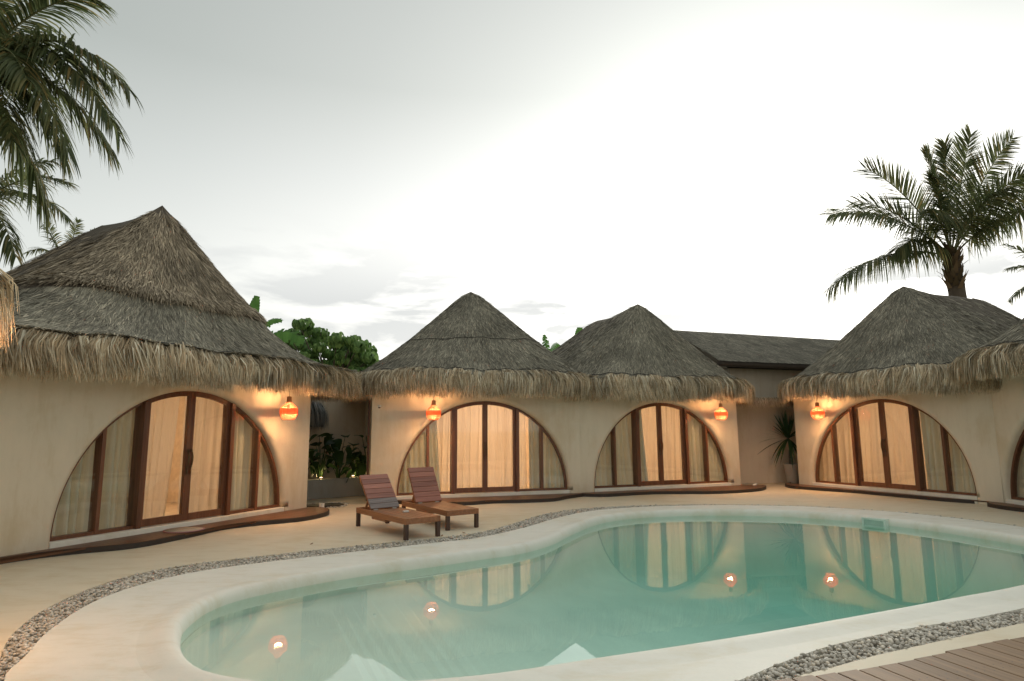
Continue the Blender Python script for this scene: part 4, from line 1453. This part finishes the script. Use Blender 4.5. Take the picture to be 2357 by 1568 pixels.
# cctv camera on the wall corner
e = empty('cctv_camera', (-3.02, 14.02, 2.15), R(15.9), 'small white security camera on the wall left of the lamp above the loungers', 'camera')
lathe('dome_base', [(0.045, 0.03), (0.05, 0.0), (0.04, -0.012)], M['white'], e, 16)
lathe('dome', [(0.036, -0.013), (0.033, -0.035), (0.015, -0.05)], M['dark'], e, 16)
mb = MB(); mb.box(-0.02, 0.02, 0.02, 0.16, 0.0, 0.03); mb.build('bracket', M['white'], e)

# ------------------------------------------------------------------ passage between the middle and right cabins
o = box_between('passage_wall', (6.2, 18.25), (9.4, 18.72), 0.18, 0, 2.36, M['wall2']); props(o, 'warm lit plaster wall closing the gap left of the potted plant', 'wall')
bmh = empty('thatch_soffit', (6.9, 17.7, 0), R(10), 'brown reed soffit bridging the gap between the middle and right eaves', 'soffit')
box('soffit_board', (-0.8, 1.8, -0.3, 0.55, 2.38, 2.46), M['thatch_under'], bmh, 0.01)
nA = 1500
b0 = np.stack([RNG.uniform(-0.8, 1.8, nA), RNG.uniform(-0.34, -0.2, nA), RNG.uniform(2.36, 2.48, nA)], axis=1)
PP = np.stack([b0, b0 + np.array([0, -0.03, -0.08]), b0 + np.stack([RNG.normal(0, .03, nA), np.full(nA, -0.03), -RNG.uniform(0.12, 0.24, nA)], axis=1)], axis=1)
o = ribbons('soffit_fringe', PP, np.full((nA, 3), 0.006) * np.array([[1, 1, .3]]), np.tile([[1.0, 0, 0]], (nA, 1)), M['thatch_loose'], bmh); o['kind'] = 'stuff'
# potted spiky plant
pt = empty('potted_plant', (8.02, 18.05, 0), 0, 'spiky leaved plant in a tall white pot left of the right cabin', 'potted plant')
lathe('pot', [(0.13, 0.0), (0.15, 0.02), (0.21, 0.56), (0.22, 0.58), (0.20, 0.585), (0.19, 0.52)], M['pot'], pt, 24)
lathe('pot_soil', [(0.19, 0.50), (0.02, 0.515)], M['soil'], pt, 16)
mb = MB(); mb.tube([(0.02, 0, 0.5), (0.03, 0.02, 0.9), (-0.04, 0.0, 1.32)], [0.03, 0.024, 0.022], 7); mb.tube([(-0.03, 0.03, 0.5), (0.0, 0.06, 0.95), (0.05, 0.08, 1.25)], [0.024, 0.02, 0.018], 7)
mb.build('trunk', M['bark'], pt)
crownp = np.array([-0.03, 0.02, 1.30])
specs = [(180, 15, 1.15, 0.25), (172, 28, 1.0, 0.3), (185, 2, 1.1, 0.55), (160, 50, 0.85, 0.12), (200, 55, 0.8, 0.1), (190, 66, 0.9, 0.05), (150, 72, 0.9, 0.05), (230, 80, 0.9, 0.03), (80, 84, 0.85, 0.02), (10, 75, 0.85, 0.08),
         (200, -20, 0.75, 1.3), (215, -25, 0.8, 1.4), (250, -15, 0.9, 1.5), (280, -30, 0.95, 1.5), (20, 30, 0.7, 0.5), (340, 50, 0.7, 0.3), (260, 60, 0.8, 0.2), (300, 40, 0.7, 0.5), (100, 55, 0.7, 0.2), (230, 35, 0.85, 0.5), (130, 40, .8, .3), (175, 78, .95, .03), (210, 70, .85, .05), (320, 80, .8, .02), (60, 70, .8, .1)]
Ps = []; Ws = []; Ss = []
for az, el, L_, dr_ in specs * 2:
    az = R(az + RNG.normal(0, 7)); el = R(el + RNG.normal(0, 5)); L_ *= RNG.uniform(.75, 1.05) * 0.95
    d = np.array([math.cos(az) * math.cos(el), math.sin(az) * math.cos(el), math.sin(el)])
    pts = []
    for q in np.linspace(0, 1, 8):
        pts.append(crownp + d * L_ * q - np.array([0, 0, 1]) * dr_ * L_ * q * q * 0.5)
    Ps.append(pts); Ws.append([0.012, 0.024, 0.033, 0.036, 0.033, 0.026, 0.015, 0.001])
    sdv = np.cross(d, [0, 0, 1.0]); sdv = sdv / (np.linalg.norm(sdv) + 1e-6)
    Ss.append(sdv)
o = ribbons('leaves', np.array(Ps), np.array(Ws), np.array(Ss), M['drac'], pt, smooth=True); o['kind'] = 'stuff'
# floor spot at the foot of the middle right cabin
e = empty('floor_spot', (6.55, 17.05, 0), R(20), 'small white floor spotlight at the foot of the wall corner before the passage', 'lamp')
lathe('spot_base', [(0.06, 0), (0.06, 0.015), (0.02, 0.02)], M['white'], e, 14)
mb = MB(); mb.tube([(0, 0, 0.01), (0, 0, 0.07)], 0.008, 6); mb.tube([(-0.06, 0, 0.07), (0.06, 0.02, 0.10)], 0.035, 10); mb.build('spot_head', M['white'], e, True)

# ------------------------------------------------------------------ long building behind
lb = empty('long_building', (6.46, 18.05, 0), R(20.8), 'long low building with a shallow reed roof and brown gutter behind the middle cabins', 'building')
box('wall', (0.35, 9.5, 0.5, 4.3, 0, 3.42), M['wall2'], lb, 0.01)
Wl, Lr = 10.0, 10.0
# two roof slopes, 0.16 thick
def slope(y0, z0, y1, z1, th=0.14):
    return [(-0.45, y0, z0), (Lr, y0, z0), (Lr, y1, z1), (-0.45, y1, z1), (-0.45, y0, z0 - th), (Lr, y0, z0 - th), (Lr, y1, z1 - th), (-0.45, y1, z1 - th)]
fq = [(0, 1, 2, 3), (4, 7, 6, 5), (0, 4, 5, 1), (1, 5, 6, 2), (2, 6, 7, 3), (3, 7, 4, 0)]
rf = MB().add(slope(0, 3.58, 2.39, 4.85), fq).add(slope(4.78, 3.58, 2.39, 4.85), fq).build('roof', M['thatch_under'], lb)
pyobj('gable', [(0.3, 0.52, 3.42), (0.3, 4.26, 3.42), (0.3, 2.39, 4.66)], [(0, 1, 2)], M['wall2'], lb)
nB = 17000
qx = RNG.uniform(-0.45, Lr - 0.3, nB); qy = RNG.uniform(0, 1, nB)
base = np.stack([qx, 2.39 * qy, 3.58 + 1.27 * qy], axis=1) + np.array([0, 0, 0.006])
dn = unit(np.array([[0, -2.39, -1.27]])) * np.ones((nB, 1))
nn = unit(np.array([[0, -1.27, 2.39]])) * np.ones((nB, 1))
lt = np.tile([[1.0, 0, 0]], (nB, 1))
a_ = RNG.normal(0.25, 0.3, nB)[:, None]
dd = dn * np.cos(a_) + lt * np.sin(a_)
Ln = np.minimum(RNG.uniform(0.15, 0.35, nB), 0.12 + 2.9 * qy)[:, None]
PP = np.stack([base, base + dd * Ln * 0.5 + nn * 0.01, base + dd * Ln + nn * 0.02], axis=1)
o = ribbons('reed_cover', PP, RNG.uniform(0.007, 0.014, (nB, 1)) * np.array([[0.8, 1, 0.3]]), unit(np.cross(dd, nn)), M['thatch_net'], rf); o['kind'] = 'stuff'
gt = MB()
for q in range(8):
    pass
arcp = [(-0.09 * math.cos(t_) - 0.05, -0.09 * math.sin(t_)) for t_ in np.linspace(0, PI, 9)]
V = []; F = []
for x in (-0.5, Lr):
    for (yy, zz_) in arcp: V.append((x, yy, 3.50 + zz_ * 1.2))
    for (yy, zz_) in arcp: V.append((x, (yy + .05) * 0.88 - .05, 3.50 + zz_ * 1.2 * 0.86 + 0.002))
for k in range(8):
    F.append((k, k + 1, 18 + k + 1, 18 + k)); F.append((9 + k, 27 + k, 27 + k + 1, 9 + k + 1))
    F.append((k, 9 + k, 9 + k + 1, k + 1))
gt.add(V, F); gt.box(-0.5, Lr, -0.012, 0.012, 3.40, 3.56)
gt.build('gutter', M['gutter'], lb)

# corrugated sheet roof glimpsed between the first two cabins
cr_ = empty('sheet_roof', (-5.6, 18.6, 0), R(12), 'pale corrugated sheet roof glimpsed between the first two cabin roofs', 'roof')
xs = np.linspace(-2.2, 3.0, 140)
V = [(x, y, z + 0.025 * math.sin(x * 2 * PI / 0.16)) for (y, z) in ((0, 3.30), (0.9, 3.46)) for x in xs] + [(x, y, z - 0.01 + 0.025 * math.sin(x * 2 * PI / 0.16)) for (y, z) in ((0, 3.30), (0.9, 3.46)) for x in xs]
m_ = len(xs)
F = [(k, k + 1, m_ + k + 1, m_ + k) for k in range(m_ - 1)] + [(2 * m_ + k, 3 * m_ + k, 3 * m_ + k + 1, 2 * m_ + k + 1) for k in range(m_ - 1)] + [(k, 2 * m_ + k, 2 * m_ + k + 1, k + 1) for k in range(m_ - 1)]
pyobj('sheet', V, F, M['corrugated'], cr_, True)
box('wall', (-2.1, 2.9, 0.1, 0.3, 0, 3.27), M['wall2'], cr_, 0)


# ------------------------------------------------------------------ palms
def frond(crown, tip, rise, nleaf, leafL, droop, seed, width=0.020, sagside=1.0, twist=0.0):
    """one frond: rachis bent from crown to tip, paired leaflets. returns (rachis pts, leaflet arrays)"""
    r = np.random.default_rng(seed)
    c, t = np.array(crown, float), np.array(tip, float)
    mid = (c + t) / 2 + np.array([0, 0, rise])
    ts = np.linspace(0, 1, 22)[:, None]
    B = (1 - ts) ** 2 * c + 2 * (1 - ts) * ts * mid + ts ** 2 * t
    T = unit(np.gradient(B, axis=0))
    up = np.array([0, 0, 1.0])
    S = np.cross(T, up)
    bad = np.linalg.norm(S, axis=1) < 0.15
    S[bad] = np.array([1.0, 0, 0])
    S = unit(S)
    if twist:
        U0 = unit(np.cross(S, T))
        S = unit(S * math.cos(twist) + U0 * math.sin(twist))
    U = unit(np.cross(S, T))
    P, W, SD = [], [], []
    for k in range(nleaf):
        q = 0.16 + 0.84 * (k + r.uniform(-.3, .3)) / nleaf
        q = min(max(q, 0.12), 0.995)
        x = q * 21
        i0 = int(min(x, 20)); fr_ = x - i0
        p = B[i0] * (1 - fr_) + B[i0 + 1] * fr_
        tt, ss, uu = T[i0], S[i0], U[i0]
        Lf = leafL * (math.sin(PI * (0.12 + 0.80 * q)) ** 0.6) * r.uniform(0.85, 1.12)
        fa = 0.55 + 0.9 * q ** 1.5        # forward sweep grows to the tip
        for sgn in (-1, 1):
            if r.uniform() < 0.04: continue
            d = unit((ss * sgn * math.cos(fa * 0.75) + tt * math.sin(fa * 0.75) + uu * r.normal(0.12, 0.12))[None])[0]
            dr_ = droop * r.uniform(0.6, 1.4)
            pts = []
            for z_ in (0, 0.28, 0.55, 0.8, 1.0):
                pts.append(p + d * Lf * z_ * (1 - 0.18 * dr_ * z_) - up * dr_ * Lf * 0.62 * z_ ** 2)
            P.append(pts)
            W.append([width * 0.55, width, width * 0.85, width * 0.5, 0.001])
            e_ = np.cross(d, up * 0.6 + uu * 0.4 + r.normal(0, 0.25, 3)); e_ = e_ / (np.linalg.norm(e_) + 1e-6)
            SD.append(e_)
    return B, (np.array(P), np.array(W), np.array(SD))


def palm(base, crown, trunk_r, fronds, label, leafL=0.75, nleaf=60, width=0.02, group='coconut palms', boots=True, seed0=0, dw=0.55):
    e = empty('palm_tree', (base[0], base[1], 0), 0, label, 'palm tree', group)
    off = np.array([base[0], base[1], 0.0])
    cr = np.array(crown) - off
    ts = np.linspace(0, 1, 30)
    path = [np.array([cr[0] * t * t, cr[1] * t * t, -0.02 + (cr[2] + 0.1) * t]) for t in ts]
    rad = [trunk_r * (1.25 - 0.45 * t + 0.035 * math.sin(i * 2.6)) for i, t in enumerate(ts)]
    MB().tube(path, rad, 12).build('trunk', M['bark'], e, True)
    if boots:
        P_, W_, S_ = [], [], []
        for k in range(70):
            a = k * 2.4; z_ = -1.1 + 1.3 * k / 70
            d = np.array([math.cos(a), math.sin(a), 0])
            b0_ = cr + np.array([0, 0, z_]) + d * trunk_r * 0.7
            L_ = 0.35 * RNG.uniform(.6, 1.2)
            P_.append([b0_, b0_ + d * .10 * RNG.uniform(.5, 1.4) + np.array([0, 0, L_ * .5]), b0_ + d * .16 * RNG.uniform(.2, 1.8) + np.array([0, 0, L_])])
            W_.append([0.09, 0.06, 0.02]); S_.append(np.cross(d, [0, 0, 1.0]))
        o = ribbons('leaf_bases', np.array(P_), np.array(W_), np.array(S_), M['palmdry'], e); o['kind'] = 'stuff'
    for i, f in enumerate(fronds):
        tip, rise = np.array(f[0]) - off, f[1]
        dr_ = f[2] if len(f) > 2 else dw
        tw = f[3] if len(f) > 3 else 0.0
        Lx = np.linalg.norm(tip - cr)
        B, (P_, W_, S_) = frond(cr, tip, rise, int(nleaf * min(1.3, 0.5 + Lx / 5)), leafL, dr_, seed0 + i * 17 + 3, width, twist=tw)
        rr_ = np.linspace(0.030, 0.006, len(B))
        fo = MB().tube(B, rr_, 5).build('frond', M['rachis'], e)
        ribbons('leaflets', P_, W_, S_, M['palm'], fo)['kind'] = 'stuff'
    return e


# right palm behind the right cabin
Rc = (14.0, 19.0, 6.95)
palm((14.3, 19.2), Rc, 0.27, [
    ((9.9, 18.4, 8.15), 1.25, 0.45, 0.9), ((9.8, 18.6, 5.85), 1.15, 1.0, 0.2), ((11.7, 19.3, 10.05), 1.0, 0.15, 1.35), ((11.4, 19.5, 9.0), 0.8, 0.4, 1.1),
    ((15.1, 19.0, 11.1), 0.5, 0.2, 1.45), ((16.7, 19.3, 11.1), 0.8, 0.15, 1.4), ((18.4, 18.8, 9.6), 0.8, 0.6, 0.8), ((18.2, 18.8, 8.2), 1.5, 1.0, 0.3),
    ((13.9, 18.6, 10.6), 0.4, 0.4, 1.4), ((13.1, 18.4, 10.2), 0.6, 0.4, 1.3), ((12.6, 17.5, 9.0), 0.8, 0.8, 0.9), ((12.3, 17.3, 7.9), 0.8, 1.0, 0.4), ((11.9, 18.5, 7.0), 0.9, 1.1, 0.5),
    ((16.2, 18.2, 9.5), 0.8, 0.6, 1.2), ((14.9, 17.6, 8.6), 0.9, 0.9)],
    'coconut palm standing behind the right cabin roof', leafL=1.15, nleaf=104, width=0.019, seed0=10, dw=0.8)
# palm cut off by the right edge
palm((22.4, 24.2), (21.9, 24.0, 7.2), 0.3, [
    ((19.5, 23.6, 7.75), 0.7, 0.8), ((19.6, 23.8, 6.5), 0.8, 1.0), ((20.3, 24.5, 9.0), 0.6), ((22.0, 23.5, 10.2), 0.4), ((23.8, 24.4, 9.2), 0.7), ((24.4, 24.0, 7.4), 0.9), ((20.8, 22.2, 7.0), 0.8), ((23.0, 22.0, 6.9), 0.8)],
    'coconut palm whose frond tips reach in at the right edge', leafL=0.6, nleaf=50, width=0.022, seed0=60)
# near palm, top left
palm((-10.9, 11.4), (-10.45, 11.0, 8.45), 0.30, [
    ((-7.25, 10.9, 8.05), 1.75, 0.9), ((-7.15, 10.6, 6.95), 2.1, 1.0), ((-7.55, 9.9, 6.35), 1.7, 0.9, 0.4), ((-8.6, 10.0, 6.6), 1.3, 1.0), ((-8.0, 10.8, 9.9), 1.0, 0.7),
    ((-9.5, 9.6, 6.9), 1.0, 1.1), ((-8.9, 11.6, 7.0), 1.3, 1.0), ((-9.3, 10.2, 10.6), 0.5, 0.8), ((-9.6, 12.2, 6.2), 1.0, 1.2), ((-11.3, 9.0, 6.8), 1.2, 1.2), ((-13.2, 10.5, 8.2), 1.2), ((-12.5, 12.5, 7.2), 1.2), ((-10.6, 11.6, 11.4), 0.3, .8), ((-8.2, 11.6, 8.6), 1.2, 1.0), ((-8.3, 9.8, 7.6), 1.2, 1.1), ((-8.2, 12.0, 7.3), 1.5, 1.1)],
    'near coconut palm drooping in from the top left corner', leafL=0.95, nleaf=84, width=0.022, seed0=100, dw=1.0)
# lower palm, left edge
palm((-14.2, 15.4), (-13.9, 15.0, 7.05), 0.28, [
    ((-11.15, 14.8, 7.85), 1.0, 0.7), ((-10.95, 14.6, 6.85), 1.3, 0.95), ((-11.8, 14.2, 5.75), 1.4, 1.1), ((-12.6, 13.9, 5.4), 1.0, 1.2), ((-12.4, 15.8, 8.9), 0.7), ((-14.0, 14.6, 10.1), 0.4), ((-16.2, 15.0, 7.5), 1.0), ((-15.2, 13.5, 6.0), 1.0), ((-15.0, 17.0, 7.6), 1.0)],
    'coconut palm at the left edge below the near drooping one', leafL=0.75, nleaf=66, width=0.022, seed0=200, dw=0.9)
# small far palm behind the left roof
palm((-18.0, 24.3), (-17.9, 24.0, 8.1), 0.22, [
    ((-17.45, 23.8, 10.1), 0.2, .5, .8), ((-16.8, 24.0, 9.7), 0.5, .6), ((-18.9, 24.0, 10.1), 0.3, .5, .8), ((-19.5, 24.0, 8.8), 0.9, .8), ((-16.2, 23.8, 8.6), 0.9, .9), ((-18.2, 23.0, 9.6), 0.4, .8, .8), ((-17.6, 25.2, 9.4), 0.5), ((-19.3, 23.5, 7.6), 0.9), ((-16.6, 23.4, 7.6), 0.9)],
    'small far palm whose tip shows just above the left roof', leafL=0.55, nleaf=44, width=0.022, seed0=300)


# ------------------------------------------------------------------ broadleaf tree: drooping leaf rosettes
def leafy_tree(base, label, clumps, leafL=0.20, group=None):
    e = empty('broadleaf_tree', (base[0], base[1], 0), 0, label, 'tree', group)
    off = np.array([base[0], base[1], 0.0])
    tr = MB(); tr.tube([(0, 0, 0), (0.1, 0.05, 1.6), (0.0, 0.1, 3.2)], [0.22, 0.16, 0.12], 9)
    lv = leaf_blade(5, leafL * 1.1, leafL * 0.8, 0.55, 0.3, True)
    Ts = []
    for (c, r) in clumps:
        c = np.array(c) - off
        tr.tube([(0.0, 0.1, 3.0), tuple((np.array([0, 0.1, 3.0]) + c) / 2 + np.array([0, 0, -.15])), tuple(c)], [0.055, 0.03, 0.012], 5)
        for k in range(int(62 * (r / 0.35) ** 1.3)):
            az = RNG.uniform(0, 2 * PI); el = math.asin(RNG.uniform(-0.35, 1.0))
            p = c + r * 0.62 * np.array([math.cos(az) * math.cos(el), math.sin(az) * math.cos(el), math.sin(el) * 0.8]) * RNG.uniform(0.7, 1.05)
            Ts.append(Matrix.Translation(Vector(p)) @ Matrix.Rotation(az, 4, 'Z') @ Matrix.Rotation(R(75) - el * 0.75 + RNG.normal(0, 0.2), 4, 'Y') @ Matrix.Rotation(RNG.normal(0, .35), 4, 'X') @ Matrix.Scale(RNG.uniform(0.75, 1.15), 4))
    tr.build('trunk', M['bark'], e, True)
    Vv, Ff = place_leaves(Ts, lv)
    o = quads_obj('crown', Vv, Ff, M['leaf'], e, False); o['kind'] = 'stuff'
    return e


cl = []
for k in range(260):
    x = RNG.uniform(-9.6, -3.3)
    top = 5.55 - 0.28 * max(0, x + 7.4) - 0.10 * (x + 7.4) ** 2 * (1 if x < -7.4 else 0.6) + 0.12 * math.sin(x * 3.1)
    top = max(top, 3.9)
    z = top - 0.2 - RNG.uniform(0, 1) ** 1.3 * 2.3
    y = 22 + RNG.uniform(-0.9, 1.1)
    cl.append(((x, y, z), RNG.uniform(0.26, 0.44)))
leafy_tree((-6.6, 22.2), 'green broadleaf tree between the left roof and the pointed roof', cl)


# ------------------------------------------------------------------ banana plants
def banana(base, leaves, label):
    e = empty('banana_plant', (base[0], base[1], 0), 0, label, 'banana plant', 'banana plants behind the roofs')
    off = np.array([base[0], base[1], 0.0])
    c0 = np.array(leaves[0][0]) - off
    MB().tube([(0, 0, 0), (0.05, 0, c0[2] * 0.5), tuple(c0 - np.array([0, 0, .05]))], [0.14, 0.11, 0.06], 9).build('stem', M['banana'], e, True)
    for (a, b, rise, w, torn) in leaves:
        a, b = np.array(a) - off, np.array(b) - off
        mid = (a + b) / 2 + np.array([0, 0, rise])
        ts = np.linspace(0, 1, 17)[:, None]
        B = (1 - ts) ** 2 * a + 2 * (1 - ts) * ts * mid + ts ** 2 * b
        T = unit(np.gradient(B, axis=0))
        S = unit(np.cross(T, np.array([0.15, -1.0, 0.35])))
        V, F = [], []
        for k in range(16):
            q = (k + .5) / 16
            ww = w * (math.sin(PI * min(0.97, 0.06 + q * 0.9)) ** 0.45) * (RNG.uniform(0.75, 1.1) if torn else 1.0)
            p, p2 = B[k], B[k + 1]
            for sg in (-1, 1):
                dz = np.array([0, 0, -1.0]) * (0.35 * ww if not torn else 0.9 * ww * RNG.uniform(.4, 1.1))
                sh_ = T[k] * ww * 0.25
                i_ = len(V)
                V += [p, p2, p2 + S[k] * sg * ww + dz + sh_, p + S[k] * sg * ww + dz + sh_]
                F.append((i_, i_ + 1, i_ + 2, i_ + 3))
        pyobj('leaf', V, F, M['banana'], e)
    return e


banana((-8.5, 20.2), [((-8.75, 20.0, 4.5), (-8.42, 19.9, 6.05), 0.1, 0.20, False), ((-8.5, 20.0, 4.6), (-7.5, 19.8, 5.2), 0.55, 0.13, True), ((-8.4, 19.8, 4.3), (-6.6, 19.4, 4.5), 0.75, 0.26, True)],
       'banana plant with one upright leaf beside the left roof')
banana((1.5, 22.0), [((1.35, 22.0, 3.9), (1.16, 21.9, 5.0), 0.15, 0.13, True), ((1.45, 22.0, 3.9), (1.65, 21.8, 4.65), 0.25, 0.22, False), ((1.5, 22.0, 3.8), (2.0, 22.0, 4.3), 0.3, 0.2, False)],
       'banana leaves in the notch between the pointed roof and its neighbour')
banana((2.6, 23.0), [((2.5, 23.0, 4.2), (2.56, 22.9, 5.42), 0.1, 0.22, False), ((2.6, 23.0, 4.2), (3.3, 22.9, 4.9), 0.3, 0.2, False)],
       'banana leaf tip above the left slope of the joined cabin roof')
